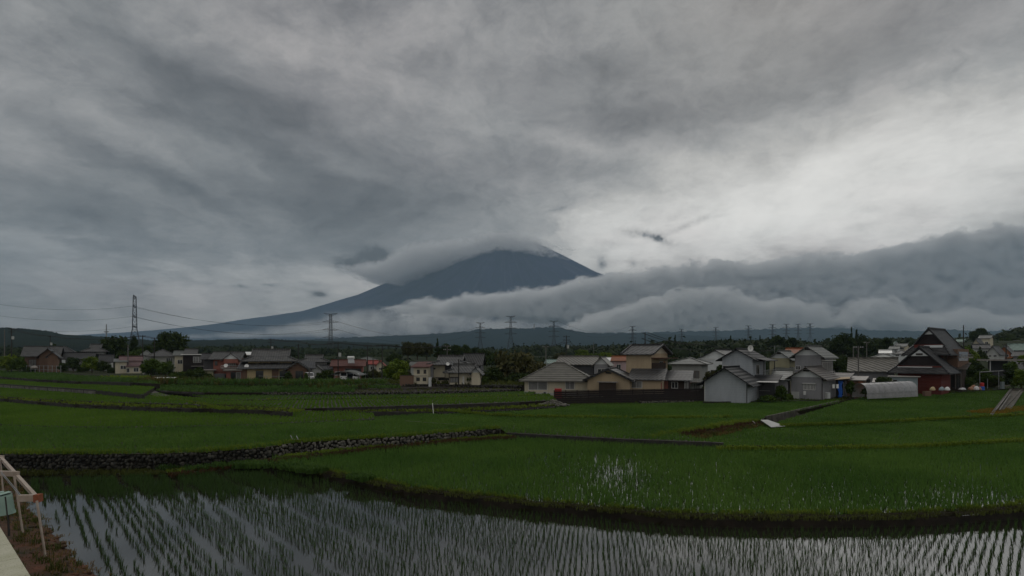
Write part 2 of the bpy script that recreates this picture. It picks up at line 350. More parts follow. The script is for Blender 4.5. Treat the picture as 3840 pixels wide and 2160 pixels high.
def tufts(name, X, Y, Z, h, wd, nb, m, kind='stuff', spread_=.5, hv=.3, base_r=.02, label=None):
    """nb tapering leaves per plant"""
    n = len(X); X = np.repeat(X, nb); Y = np.repeat(Y, nb); Z = np.repeat(Z, nb)
    tn = np.repeat(rng.random(n), nb) * .6 + rng.random(n * nb) * .4
    hh = h * (1 + hv * (rng.random(n * nb) * 2 - 1)) * np.repeat(1 + hv * .6 * (rng.random(n) * 2 - 1), nb)
    az_ = rng.random(n * nb) * 6.283; ln = spread_ * rng.random(n * nb)
    bx = X + np.cos(az_) * base_r * rng.random(n * nb); by = Y + np.sin(az_) * base_r * rng.random(n * nb)
    fa = rng.random(n * nb) * 6.283; cx, cy = np.cos(fa) * wd / 2, np.sin(fa) * wd / 2
    mx_, my_ = bx + np.cos(az_) * ln * hh * .35, by + np.sin(az_) * ln * hh * .35
    tx, ty = bx + np.cos(az_) * ln * hh, by + np.sin(az_) * ln * hh
    N = n * nb
    V = np.empty((N, 5, 3))
    V[:, 0] = np.stack([bx - cx, by - cy, Z - .03], 1); V[:, 1] = np.stack([bx + cx, by + cy, Z - .03], 1)
    V[:, 2] = np.stack([mx_ + cx * .9, my_ + cy * .9, Z + hh * .6], 1); V[:, 3] = np.stack([mx_ - cx * .9, my_ - cy * .9, Z + hh * .6], 1)
    V[:, 4] = np.stack([tx, ty, Z + hh * (1 - .35 * ln)], 1)
    b = np.arange(N)[:, None] * 5
    Fc = np.concatenate([b + [0, 1, 2], b + [0, 2, 3], b + [3, 2, 4]], 1).reshape(-1, 3)
    me = np_mesh(name, V.reshape(-1, 3), Fc, np.repeat(tn, 3))
    o = link(name, me, m); tag(o, label, kind=kind); return o
def lattice(sl, sa, sb, ang=45., jit=.2, margin=None, thin=0., xlim=None, keep=None):
    V, tri = sl; cx, cy = V[:, 0].mean(), V[:, 1].mean(); R_ = max(np.ptp(V[:, 0]), np.ptp(V[:, 1])) * .75
    i = np.arange(-R_, R_, sa); j = np.arange(-R_, R_, sb); A_, B_ = np.meshgrid(i, j)
    A_ = A_.ravel() + (rng.random(A_.size) - .5) * jit * sa; B_ = B_.ravel() + (rng.random(B_.size) - .5) * jit * sb
    c, s = math.cos(math.radians(ang)), math.sin(math.radians(ang))
    X = cx + A_ * c - B_ * s; Y = cy + A_ * s + B_ * c
    k = (Y > 5) & (np.abs(X) < Y * 1.06 + 4)
    X, Y = X[k], Y[k]; Z = inside(sl, X, Y); k = ~np.isnan(Z)
    if thin: k &= rng.random(len(X)) > thin
    if keep is not None: k &= keep(X, Y)
    return X[k], Y[k], Z[k]
def dist_line(X, Y, pts):
    d = np.full(X.shape, 1e9)
    for a, b in zip(pts, pts[1:]):
        ux, uy = b.x - a.x, b.y - a.y; L2 = ux * ux + uy * uy + 1e-9
        t_ = np.clip(((X - a.x) * ux + (Y - a.y) * uy) / L2, 0, 1)
        d = np.minimum(d, np.hypot(X - a.x - t_ * ux, Y - a.y - t_ * uy))
    return d
def resample(pts, step):
    out = [pts[0]]
    for a, b in zip(pts, pts[1:]):
        n = max(1, int((b - a).length / step))
        out += [a.lerp(b, (i + 1) / n) for i in range(n)]
    return out
def normals2(pts):
    N = []
    for i in range(len(pts)):
        a, b = pts[max(0, i - 1)], pts[min(len(pts) - 1, i + 1)]
        d = (b - a); d.z = 0; d = d.normalized() if d.length else Vector((1, 0, 0)); n = Vector((-d.y, d.x, 0))
        if n.y < 0: n = -n
        N.append(n)
    return N
def profile_sweep(name, pts, prof_, m, step=.6, rnd=0., parent=None):
    """prof_: closed list of (away from the camera, up) offsets swept along pts"""
    pts = resample(pts, step); N = normals2(pts); V = []; k = len(prof_)
    for p, n in zip(pts, N):
        for (a, u) in prof_:
            q = p + n * a + Vector((0, 0, u))
            if rnd: q += Vector([(random.random() - .5) * 2 * rnd for _ in range(3)])
            V.append(tuple(q))
    Fc = [(i * k + j, i * k + (j + 1) % k, (i + 1) * k + (j + 1) % k, (i + 1) * k + j) for i in range(len(pts) - 1) for j in range(k)]
    me = bpy.data.meshes.new(name); me.from_pydata(V, [], Fc + [tuple(range(k)), tuple(range((len(pts) - 1) * k, len(pts) * k))])
    me.update(); bm = bmesh.new(); bm.from_mesh(me); bmesh.ops.recalc_face_normals(bm, faces=bm.faces); bm.to_mesh(me); bm.free()
    return link(name, me, m, parent)
def wall(name, pts, th, down, m, label, cat='wall', up=.0, group=None, rnd=0.):
    o = profile_sweep(name, pts, [(0, up), (0, -down), (th, -down), (th, up)], m, 1.0, rnd); return tag(o, label, cat, group)
def bund(name, pts, wd, h, m, rnd=.05):
    o = profile_sweep(name, pts, [(-wd * .5, -.35), (-wd * .42, h * .5), (-wd * .2, h), (wd * .2, h * 1.03), (wd * .45, h * .5), (wd * .5, -.35)], m, .5, rnd)
    return tag(o, kind='structure')

# far edge first: one ground sheet to the foot of the mountain
def terr(x, y):
    near = -.9 + 1.0 * np.clip((y - 48) / 50, 0, 1) + 1.6 * np.clip((y - 95) / 30, 0, 1) * np.clip((20 - x) / 40, 0, 1)
    far = 3.0 + np.clip((y - 150) / 300, 0, 1) * 6 + np.clip((y - 450) / 2500, 0, 1) * 26
    hill = 11 * np.clip((y - 110) / 130, 0, 1) * np.clip((x - .72 * y) / 50, 0, 1)
    k = np.clip((y - 105) / 45, 0, 1)
    return near * (1 - k) + far * k + hill
ys = np.concatenate([np.arange(-60, 400, 10.), np.geomspace(400, 7420, 30)]); rows = []
for y in ys: rows.append([(x, y) for x in np.concatenate([np.linspace(-1.25, 1.25, 121)]) * max(120, y)])
V = np.array([(x, y, float(terr(x, y))) for r_ in rows for x, y in r_]); nc = 121
Fc = [(j * nc + i, j * nc + i + 1, (j + 1) * nc + i + 1, (j + 1) * nc + i) for j in range(len(ys) - 1) for i in range(nc - 1)]
M['meadow'] = mat('village_ground', (.024, .034, .013), rough=.95, spec=.05, scale=.05, col2=(.014, .018, .009))
tag(link('ground', np_mesh('ground', V, np.array(Fc), smooth=True), M['meadow']), kind='structure')

# near paddy: still water
me = bpy.data.meshes.new('paddy_water')
wpts = [(-60, 9, 0), (70, 9, 0), (70, 46, 0), (-60, 46, 0)]; me.from_pydata(wpts, [], [(0, 1, 2, 3)])
tag(link('paddy_water', me, M['water']), kind='structure')

E1 = [(1020, 1738), (1048, 1746), (1311, 1796), (1517, 1841), (1740, 1866), (1958, 1890), (2270, 1919), (2517, 1940), (2670, 1947), (2800, 1949), (3204, 1949), (3527, 1940), (3838, 1917), (4300, 1868)]
E1b = [(1020, 1722), (1147, 1724), (1394, 1695), (1682, 1665), (1880, 1632), (2300, 1650), (2700, 1670), (3400, 1672), (3840, 1648), (4300, 1615)]
slab('paddy_water', E1, E1b, .40, M['water'], .55, M['soil'])
W1 = [(-500, 1703), (310, 1703), (582, 1702), (776, 1695), (998, 1678), (1106, 1660), (1517, 1637), (1875, 1606)]
C1 = [(1900, 1624), (2106, 1635), (2353, 1648), (2682, 1660)]
CR = [(2435, 1643, .92), (2509, 1625, .95), (2640, 1604, 1.), (2764, 1582, 1.), (2846, 1577, .98), (2867, 1568, .96), (3147, 1509, 1.0)]
BK23 = [(-500, 1580, 1.3), (0, 1590, 1.3), (447, 1601, 1.3), (958, 1590, 1.3), (1402, 1568, 1.2), (1637, 1552, 1.05), (1958, 1538, 1.), (2060, 1520, .95), (2500, 1508, .95), (3147, 1500, .95)]
slab('rice_field', [(*p, 1.3) for p in W1] + [(*p, .9) for p in C1] + CR[1:], BK23, 1.3, M['mud'], .5)
slab('rice_field', [(2560, 1668), (2700, 1681), (3400, 1674), (3840, 1650), (4300, 1618)], [(2846, 1592), (2941, 1588), (3406, 1570), (3708, 1556), (4300, 1530)], .45, M['mud'], .3)
slab('rice_field', [(2880, 1598, .5), (2941, 1594, .5), (3406, 1576, .5), (3708, 1560, .55), (4300, 1534, .6)], [(3160, 1512, .8), (3248, 1489, .9), (3446, 1478, 1.2), (3781, 1455, 1.8), (4300, 1440, 2.2)], .5, M['mud'], .3)
L1 = [(-500, 1583), (0, 1592), (224, 1600), (447, 1602), (708, 1598), (958, 1592), (1106, 1584), (1311, 1575), (1402, 1571)]
L2 = [(-500, 1465), (0, 1495), (261, 1516), (559, 1529), (958, 1538), (1089, 1547)]
L3 = [(-500, 1455), (0, 1487), (200, 1499), (400, 1508), (727, 1516), (745, 1521)]
L4 = [(-500, 1415), (0, 1441), (356, 1464), (533, 1481)]
L5 = [(-500, 1397), (0, 1413), (140, 1423), (291, 1431), (309, 1431), (488, 1434), (600, 1440)]
L6 = [(-500, 1380), (0, 1392), (240, 1402), (300, 1412), (520, 1419)]
R1 = [(1089, 1549), (1307, 1545), (1616, 1545), (1637, 1546), (1958, 1532), (2085, 1521)]
R2 = [(600, 1481), (708, 1503), (870, 1530), (900, 1537), (1100, 1532), (1225, 1530), (1616, 1519), (1945, 1508), (2090, 1500)]
R3 = [(840, 1500), (1090, 1497), (1500, 1490), (1965, 1482), (2000, 1480)]
R4 = [(590, 1465), (760, 1472), (982, 1472), (1400, 1471), (1700, 1467), (1960, 1459), (2020, 1456)]
R5 = [(600, 1447), (1000, 1453), (1300, 1458), (1500, 1456), (1960, 1450), (2020, 1449)]
R6 = [(560, 1437), (950, 1442), (1400, 1440), (1650, 1440), (1750, 1442), (1960, 1446), (2020, 1446)]
slab('rice_field', L1, L2[:-1] + [(1100, 1545), (1307, 1545), (1402, 1553)], 1.45, M['mud'], .3, M['soil'])
slab('rice_field', R1, R2[3:], 1.35, M['bank'], .6, M['soil'])
slab('rice_field', L2, [(-500, 1450), (0, 1480), (400, 1500), (700, 1510), (1100, 1530)], 2.0, M['bank'], .8, M['soil'])
slab('rice_field', L3, L4 + [(600, 1475)], 2.15, M['mud'], .4, M['soil'])
slab('rice_field', R2, R3 + [(2060, 1478)], 1.85, M['mud'], .8, M['soil'])
slab('rice_field', R3, R4, 1.97, M['mud'], .4, M['soil'])
slab('rice_field', L4, L5, 2.8, M['mud'], .8, M['soil'])
slab('vegetable_field', R4, R5, 2.45, M['soil'], .7, M['soil'])
slab('vegetable_field', R5, R6, 2.55, M['soil'], .4, M['soil'])
slab('meadow', L5, L6, 3.4, M['yard'], .9, M['soil'])
slab('yard', L6 + [(560, 1425)], [(-500, 1362), (560, 1370)], 3.6, M['yard'], .9, M['soil'])
slab('yard', [(p[0], p[1]) for p in R6], [(560, 1395), (2020, 1395)], 2.95, M['yard'], .9, M['soil'])
slab('yard', [(2040, 1521), (2500, 1512), (2640, 1510), (3150, 1504), (3170, 1503)], [(1960, 1445), (3300, 1445)], 1.05, M['yard'], .7, M['soil'])
slab('yard', [(3240, 1492, 1.0), (3446, 1480, 1.3), (3783, 1458, 1.9), (4300, 1443, 2.3)], [(3240, 1430, 1.9), (4400, 1400, 2.6)], 1.3, M['yard'], .7, M['soil'])
tag(profile_sweep('path', LN([(612, 1484), (575, 1474), (540, 1458), (520, 1440)], 2.26), [(-.9, 0), (-.9, -.6), (.9, -.6), (.9, 0)], M['path'], 3), kind='structure')

# ---- rice
# ------------------------------------------------------------------ rice and weeds
def pnoise(X, Y, s):
    return np.sin(X * s + 1.3 * np.sin(Y * s * .7)) * np.cos(Y * s * 1.1 + 1.7 * np.sin(X * s * .6))
def poly(pts, z=0.): 
    P_ = LN(pts, z); return (np.array([tuple(p) for p in P_]), tessellate_polygon([P_]))
F0P = [(520, 2450), (345, 2160), (190, 1996), (92, 1883), (100, 1805), (700, 1786), (1000, 1775), (1311, 1822), (1517, 1869), (1740, 1894), (1958, 1920), (2270, 1955), (2517, 1982), (2670, 1989), (2800, 1991), (3204, 1991), (3527, 1980), (3838, 1954), (4300, 1902), (4500, 2450)]
f0 = poly(F0P)
bankline = LN([(345, 2160), (190, 1996), (92, 1883)], 0)
def keep0(X, Y):
    c = (X + 1.1 * Y) / 1.49
    lane = (((c * .42) % 1.0) < .16) & (X < -5)
    lane2 = (((c * .19 + .3) % 1.0) < .05)
    return ~lane & ~lane2 & (dist_line(X, Y, bankline) > .55) & (Y > 16) & (rng.random(X.size) > .03)
X, Y, Z = lattice(f0, .36, .27, 44, .28, keep=keep0)
bk = (Y > 28.5 + rng.random(X.size) * 1.5) & (X < -11 - rng.random(X.size) * 4)
tufts('rice_plants', X[~bk], Y[~bk], Z[~bk], .28, .017, 6, M['rice_young'], spread_=.42, base_r=.035)
X2, Y2 = X[bk], Y[bk]
X2 = np.concatenate([X2, X2 + .15]); Y2 = np.concatenate([Y2, Y2 + .1])
tufts('rice_plants', X2, Y2, X2 * 0, .38, .024, 6, M['rice_young'], spread_=.35, base_r=.06)
# second paddy: dense, with a few gaps where water shows
fr = LN(E1, .4)
def keep1(X, Y):
    d = dist_line(X, Y, fr); g = pnoise(X, Y, .45) * .5 + pnoise(X + 9, Y, 1.1) * .5
    u = X / Y * F + 1920; v = 7.6 / Y * F + HY
    gap = .62 * np.exp(-((u - 2330) / 110) ** 2 - ((v - 1790) / 75) ** 2) + .5 * np.exp(-((v - 1905) / 60) ** 2) * np.clip((u - 3200) / 500, 0, 1) + .35 * np.exp(-((u - 2050) / 200) ** 2 - ((v - 1715) / 18) ** 2) + .05
    line = ((X * .67 - Y * .74) / .27 * .5) % 1.0 < .35
    return (d > .75) & ~(rng.random(X.size) < gap * (1 + .6 * g) * np.where(line, 1.25, .6))
X, Y, Z = lattice(SLABS[0], .27, .20, 48, .35, keep=keep1)
tufts('rice_plants', X, Y, Z, .38, .026, 7, M['rice'], spread_=.5, base_r=.07)
for i, (sa, h, wd, nb) in {1: (.30, .26, .05, 6), 2: (.32, .28, .05, 6), 3: (.38, .28, .065, 6), 4: (.36, .22, .06, 6), 7: (.5, .2, .09, 6), 8: (.5, .2, .09, 6), 9: (.5, .2, .09, 6), 10: (.55, .2, .1, 6)}.items():
    X, Y, Z = lattice(SLABS[i], sa, sa * .8, 46 if i < 4 else 20, .5)
    tufts('rice_plants', X, Y, Z, h, wd, nb, M['rice_light' if i in (4, 7, 8, 10) else 'rice'], spread_=.55, base_r=.12)
def strip(name, pts, wd, step, h, lw, nb, m, off=0., hv=.4, dens=1., spread_=.8):
    """weeds along a line of the ground"""
    pts = resample(pts, step); N = normals2(pts); n = int(len(pts) * max(1, wd / step) * dens)
    i = rng.integers(0, len(pts), n); a = (rng.random(n) - .5) * wd + off
    P_ = np.array([tuple(p) for p in pts])[i]; Q = np.array([tuple(v) for v in N])[i]
    X = P_[:, 0] + Q[:, 0] * a + (rng.random(n) - .5) * step; Y = P_[:, 1] + Q[:, 1] * a
    k = (pnoise(X, Y, 1.3) + .6 * pnoise(X + 5, Y, 3.1) + rng.random(n)) > -.05; X, Y, P_ = X[k], Y[k], P_[k]
    return tufts(name, X, Y, P_[:, 2], h, lw, nb, m, spread_=spread_, hv=hv, base_r=.12)
# bright grass along the rims
strip('rim_grass', LN(W1, 1.32), 1.0, .22, .24, .03, 7, M['bundgrass'], .55, dens=2.2)
B4 = [(2700, 1684), (3000, 1683), (3400, 1677), (3840, 1653), (4300, 1622)]
bund('earth_bund', LN(B4, .47), .5, .26, M['bank']); strip('rim_grass', LN(B4, .70), .5, .22, .26, .06, 7, M['bundgrass'], dens=3)
B5 = [(2930, 1597), (3100, 1592), (3406, 1578), (3708, 1562), (4300, 1536)]
bund('earth_bund', LN(B5, .52), .5, .26, M['bank']); strip('rim_grass', LN(B5, .76), .5, .25, .26, .07, 7, M['bundgrass'], dens=3)
B6 = [(1640, 1548, 1.05), (1900, 1567, 1.0), (2050, 1572, .95), (2350, 1574, .93), (2620, 1574, .93), (2750, 1572, .93)]
bund('earth_bund', LN(B6, .95), .45, .2, M['bank']); strip('rim_grass', [p + Vector((0, 0, .22)) for p in LN(B6, .95)], .5, .25, .28, .07, 7, M['bundgrass'], dens=3)
strip('rim_grass', LN(R3, 2.0), .5, .5, .2, .08, 5, M['bundgrass'], dens=1.3)
strip('rim_grass', LN(L2, 2.02), 2.4, .4, .20, .08, 5, M['bundgrass'], 1.5, dens=1.1)
strip('rim_grass', LN(R1, 1.37), 2.4, .4, .22, .08, 5, M['bundgrass'], 1.5, dens=1.1)
strip('rim_grass', LN([(1280, 1560), (1360, 1545), (1420, 1538)], 1.4), 2.0, .4, .22, .08, 5, M['weed'], 1.0, dens=1.1)
strip('rim_grass', LN([(870, 1534), (760, 1512), (640, 1494), (600, 1484)], 2.1), 1.0, .4, .22, .08, 5, M['bundgrass'], -.6, dens=1.5)
# the bank between the two near paddies
bl = [p + Vector((0, .35, 0)) for p in LN(E1, .40)]
bund('earth_bund', bl, .6, .07, M['bank'], .06)
strip('bank_weeds', [p + Vector((0, .2, .06)) for p in bl], .5, .2, .14, .035, 8, M['bundgrass'], .35, dens=1.8)
strip('bank_weeds', [p + Vector((0, 0, .0)) for p in bl], .9, .2, .16, .035, 6, M['weed'], 0, dens=2.0)
# weedy slope below the stone wall
WB = [(640, 1790, .05), (800, 1768, .1), (966, 1736, .25), (1147, 1722, .45), (1394, 1690, .5), (1682, 1660, .55), (1929, 1646, .55)]
tag(profile_sweep('weedy_slope', LN(WB, .5), [(-.7, -.5), (-.5, .05), (0, .12), (1.6, .2), (2.4, -.5)], M['bank'], .5, .05), kind='structure')
strip('bank_weeds', [p + Vector((0, 0, .12)) for p in LN(WB, .5)], .9, .2, .18, .05, 7, M['redweed'], -.05, dens=1.5)
strip('bank_weeds', [p + Vector((0, 0, .18)) for p in LN(WB, .5)], 1.0, .2, .14, .05, 7, M['bundgrass'], 1.0, dens=1.2)
strip('bank_weeds', LN([(700, 1768, .1), (800, 1755, .2), (900, 1748, .2), (1048, 1748, .45), (1200, 1772, .5)], .2), 1.4, .2, .34, .10, 8, M['veg'], 0, dens=1.5)
strip('bank_weeds', LN([(1300, 1790, .52), (1330, 1795, .52), (1370, 1803, .52)], .5), .9, .1, .22, .10, 9, M['veg'], .3, dens=3)
WL = [(-400, 1782), (60, 1782), (400, 1785), (640, 1780), (966, 1752)]
tag(profile_sweep('weedy_slope', LN(WL, .0), [(-.5, -.3), (-.3, .06), (.4, .16), (2.2, .2), (2.4, -.5)], M['bank'], .5, .05), kind='structure')
strip('bank_weeds', [p + Vector((0, 0, .12)) for p in LN(WL, .0)], 1.5, .2, .22, .05, 6, M['weed'], .3, dens=1.2)
strip('bank_weeds', LN([(600, 1768, .1), (640, 1762, .1), (670, 1760, .1)], .2), .8, .12, .4, .12, 8, M['veg'], 0, dens=2)
# brown grassy bank on the right
cr = LN([c for c in CR[:5]], .95); toe = LN([(2500, 1647), (2560, 1652), (2640, 1655), (2743, 1633), (2850, 1600)], .45)
V = []; n = 24; nn = 7
for i in range(n + 1):
    a = i / n * 4; k = min(3, int(a)); f = a - k; p = cr[k].lerp(cr[k + 1], f); q = toe[k].lerp(toe[k + 1], f)
    for j in range(nn):
        s = j / (nn - 1); r_ = p.lerp(q, s); r_.z = p.z + (q.z - .1 - p.z) * s ** 1.3 + (.08 * math.sin(i * 1.7 + j) if 0 < j < nn - 1 else 0); V.append(tuple(r_))
me = np_mesh('grassy_bank', np.array(V), np.array([(i * nn + j, i * nn + j + 1, (i + 1) * nn + j + 1, (i + 1) * nn + j) for i in range(n) for j in range(nn - 1)]))
tag(link('grassy_bank', me, M['bank']), kind='structure')
for s, mm in ((.25, 'redweed'), (.5, 'redweed'), (.75, 'strawgrass'), (0., 'bundgrass'), (.1, 'bundgrass'), (.6, 'weed')):
    strip('bank_weeds', [a.lerp(b, s) for a, b in zip(cr, toe)], 1.0, .25, .26, .06, 7, M[mm], 0, dens=1.1)

# vegetable plots and rough grass further off
def cover(i, step, h, lw, nb, m, keep=None, thin=.0, hv=.5):
    X, Y, Z = lattice(SLABS[i], step, step, 10, .9, keep=keep, thin=thin)
    tufts('field_plants', X, Y, Z, h, lw, nb, M[m], spread_=.8, hv=hv, base_r=.25)
pxl = lambda X, Y: X / Y * F + 1920
cover(11, .55, .30, .14, 6, 'veg', keep=lambda X, Y: (pxl(X, Y) < 1330))
cover(11, .9, .18, .12, 4, 'weed', keep=lambda X, Y: (pxl(X, Y) >= 1330))
cover(12, .6, .40, .16, 6, 'veg', keep=lambda X, Y: (pxl(X, Y) < 1500), thin=.1)
cover(12, 1.2, .9, .3, 6, 'weed', keep=lambda X, Y: (pnoise(X, Y, .5) > .1) & (pxl(X, Y) < 1400), thin=.3)
cover(15, .7, .9, .16, 6, 'veg', keep=lambda X, Y: (Y < 100) & (pxl(X, Y) < 1450), thin=.0)
cover(15, 1.0, .5, .16, 5, 'weed', keep=lambda X, Y: (Y < 112))
cover(13, .7, .35, .16, 6, 'veg'); cover(14, 1.0, .4, .2, 5, 'bundgrass', keep=lambda X, Y: (pxl(X, Y) > 240) & (Y < 115)); cover(14, .9, .8, .16, 7, 'strawgrass', keep=lambda X, Y: (pxl(X, Y) < 245) & (Y < 135))
cover(6, .9, .2, .12, 4, 'weed'); cover(5, .8, .22, .12, 5, 'weed')
cover(16, .7, .26, .12, 5, 'weed', keep=lambda X, Y: (Y < 90)); cover(17, .9, .3, .12, 5, 'weed', keep=lambda X, Y: (Y < 100), thin=.3)
strip('tall_grass', LN([(540, 1447), (620, 1443), (720, 1440), (780, 1440)], 2.7), 4, .5, 1.3, .14, 8, M['weed'], 2, dens=1.2)
strip('tall_grass', LN([(550, 1444), (620, 1442)], 2.7), 3, .5, 1.4, .10, 8, M['strawgrass'], 0, dens=1.4)
strip('orange_weeds', LN([(3730, 1556), (3790, 1546), (3900, 1535), (4200, 1520)], .62), 3.2, .25, .26, .07, 7, M['orange'], 1.2, dens=2.6)

# ------------------------------------------------------------------ walls
def stone_wall(name, pts_top, zb, size, th, m, label, tone_fn=None, fill=1.0, cap=False):
    """dry stone: every stone a rounded lump set in courses against a dark core"""
    pts = resample(pts_top, size * .72); N = normals2(pts)
    bm0 = bmesh.new(); bmesh.ops.create_icosphere(bm0, subdivisions=1, radius=1.0)
    v0 = np.array([tuple(v.co) for v in bm0.verts]); f0_ = np.array([[v.index for v in f.verts] for f in bm0.faces]); bm0.free()
    VV, FF, TT = [], [], []; o_ = 0
    for i, (p, n) in enumerate(zip(pts, N)):
        zbb = zb(p) if callable(zb) else zb
        nrow = max(1, round((p.z - zbb) / (size * .82)))
        tang = Vector((n.y, -n.x, 0))
        for r_ in range(nrow):
            if random.random() > fill: continue
            c = Vector((p.x, p.y, zbb + (r_ + .5) / nrow * (p.z - zbb))) + tang * size * ((r_ % 2) * .45 + random.uniform(-.38, .38)) + Vector((0, 0, random.uniform(-.28, .28) * size))
            sx_, sz_, sy_ = size * random.uniform(.26, .60), size * random.uniform(.32, .66), size * random.uniform(.25, .42)
            a = random.uniform(-.9, .9); ca, sa_ = math.cos(a), math.sin(a)
            w_ = v0 * (1 + (rng.random((len(v0), 1)) - .5) * .28)
            lx = (w_[:, 0] * ca - w_[:, 2] * sa_) * sx_; lz = (w_[:, 0] * sa_ + w_[:, 2] * ca) * sz_; ly = w_[:, 1] * sy_
            X_ = np.stack([c.x + lx * tang.x + ly * n.x, c.y + lx * tang.y + ly * n.y, c.z + lz], 1)
            VV.append(X_); FF.append(f0_ + o_); o_ += len(v0)
            TT.append(np.full(len(f0_), min(1, max(0, (tone_fn(p) if tone_fn else .4) + random.uniform(-.35, .35)))))
    root = empty(name, pts[0], label, 'wall')
    me = np_mesh('stones', np.concatenate(VV) - np.array(tuple(pts[0])), np.concatenate(FF), np.concatenate(TT), smooth=False)
    o = link('stones', me, m, root)
    core = profile_sweep('core', [q - pts[0] for q in pts_top], [(size * .12, -.03), (size * .12, -2.2), (th, -2.2), (th, -.03)], M['darkgap'], 1.0, 0, root)
    return root
def bz(p): return .02 if p.x < -14 else .02 + .55 * min(1, (p.x + 14) / 11)
def tn(p):
    u = p.x / p.y * F + 1920
    return float(np.interp(u, [0, 900, 980, 1060, 1080, 1140, 1160, 1560, 1700, 1780, 1830, 1880], [.97, .95, .8, .12, .45, .6, .1, .12, .35, .3, .8, .9]))
stone_wall('stone_wall', [p + Vector((0, -.04, -.03)) for p in LN(W1, 1.3)], bz, .30, .5, M['stone'], 'long dry stone wall of rounded field stones holding up the middle rice terrace', tn)
r4 = LN([p for p in R4 if p[0] > 900], 2.45); stone_wall('stone_wall', [p + Vector((0, -.05, 0)) for p in r4], lambda p: 1.85, .36, .5, M['stone'], 'dark low stone wall with pale specks crossing the far fields below the vegetable plots', lambda p: .55)
r6 = LN([(1250, 1442), (1400, 1441), (1650, 1441), (1750, 1443), (1960, 1447)], 2.95); stone_wall('stone_wall', [p + Vector((0, -.05, 0)) for p in r6], lambda p: 2.5, .34, .5, M['stone'], 'dark stone wall in front of the cream two storey house', lambda p: .85)
l1 = LN(L1, 1.47); stone_wall('stone_curb', l1, lambda p: 1.25, .24, .3, M['stone'], 'thin line of stones dividing the two wide rice fields on the left', lambda p: .65)
stone_wall('stone_wall', LN([(1640, 1548), (1800, 1541), (1958, 1534), (2085, 1523)], 1.36), lambda p: 1.02, .3, .4, M['stone'], 'short dark stone wall beside the white marker post', lambda p: .9)
DC, CO = M['darkconcrete'], M['concrete']; M['stainedconcrete'] = mat('stained_concrete', (.13, .12, .10), rough=.9, scale=1.1, col2=(.022, .020, .016), bump=.01, bscale=12)
wall('retaining_wall', LN(C1 + [(2712, 1662)], .93), .28, .9, DC, 'dark low concrete wall with a rounded end in front of the middle rice field', up=.02)
wall('retaining_wall', [p + Vector((0, 0, .0)) for p in LN([(2875, 1562, 1.12), (3147, 1503, 1.2)], .97)], .25, 1.0, M['stainedconcrete'], 'stained concrete wall slanting up to the grey house with the blue sheet', up=.02)
wall('retaining_wall', LN([(3168, 1519, .75), (3248, 1488, .95)], .9), .2, .5, CO, 'short concrete edge running on from the slanting wall to the plastic tunnel', up=.1)
wall('retaining_wall', LN(L2, 2.0), .3, .8, DC, 'long black wet wall below the grass strip on the left', rnd=.02)
wall('retaining_wall', LN(L3, 2.15), .25, .4, DC, 'thin black kerb wall along the upper side of the grass strip on the left', rnd=.01)
wall('retaining_wall', LN([p for p in R1[:3]], 1.36), .3, .8, DC, 'black wall behind the white marker post', rnd=.02)
wall('retaining_wall', LN([(1225, 1530), (1616, 1519), (1900, 1510), (1945, 1508), (1965, 1502)], 1.87), .3, .7, DC, 'dark straight concrete wall under the bright rice field left of the timber fence', rnd=.01)
wall('retaining_wall', LN([(900, 1537), (1100, 1533)], 1.87), .3, .7, DC, 'short black wall end left of the grey concrete slab')
wall('retaining_wall', LN([(533, 1481), (356, 1464)], 2.8), .3, .8, DC, 'black wall continuing the pale concrete wall to the farm path')
rw = empty('retaining_wall', (0, 0, 0), 'pale grey concrete panel wall with dark joints on the far left', 'wall')
lw_ = LN([(-500, 1415), (0, 1441), (356, 1464)], 2.82)
profile_sweep('panels', lw_, [(-.12, -.06), (-.12, -.8), (.1, -.8), (.1, -.06)], CO, 1, 0, rw); profile_sweep('coping', lw_, [(-.2, .1), (-.2, -.06), (.15, -.06), (.15, .1)], DC, 1, 0, rw)
for u in (42, 95, 150, 182, 220, 270, 316):
    p = G(u, 1441 + u / 356 * 23, 2.82); profile_sweep('joint', [p + Vector((-.05, -.16, -.35)), p + Vector((.05, -.16, -.35))], [(-.01, .3), (-.01, -.4), (.05, -.4), (.05, .3)], DC, 1, 0, rw)
wall('retaining_wall', LN([(305, 1430), (400, 1432), (488, 1436)], 3.45), .3, .75, DC, 'dark brown concrete wall with a white pipe end beyond the panel wall')
wall('retaining_wall', LN([(-400, 1400), (0, 1413), (140, 1423), (291, 1431)], 3.4), .3, .5, DC, 'rough dark wall above the sparse rice on the far left', rnd=.06)
wall('retaining_wall', LN([(240, 1402), (350, 1406), (520, 1412)], 3.75), .3, .3, DC, 'thin dark wall in front of the low cream house')
for a, b, l in (((596, 1466), (760, 1474), 'dark wall edge beside the farm path'), ((850, 1500), (1060, 1498), 'thin black ledge between two far rice fields'), ((1310, 1459), (1700, 1457), 'thin dark ledge above the bare brown plot')):
    wall('retaining_wall', LN([a, b], {596: 2.46, 850: 2.0, 1310: 2.57}[a[0]]), .3, .3, DC, l, rnd=.03)
tag(profile_sweep('concrete_slab', LN([(1116, 1540), (1222, 1536)], 1.62), [(0, 0), (0, -.12), (1.6, -.12), (1.6, 0)], CO, 1), 'pale flat concrete slab laid across the ditch in the far fields', 'slab')
tag(profile_sweep('concrete_slab', LN([(890, 1553), (935, 1551)], 1.5), [(0, .05), (0, -.06), (.5, -.06), (.5, .05)], CO, 1), 'small pale concrete slab at the foot of the black wall', 'slab')
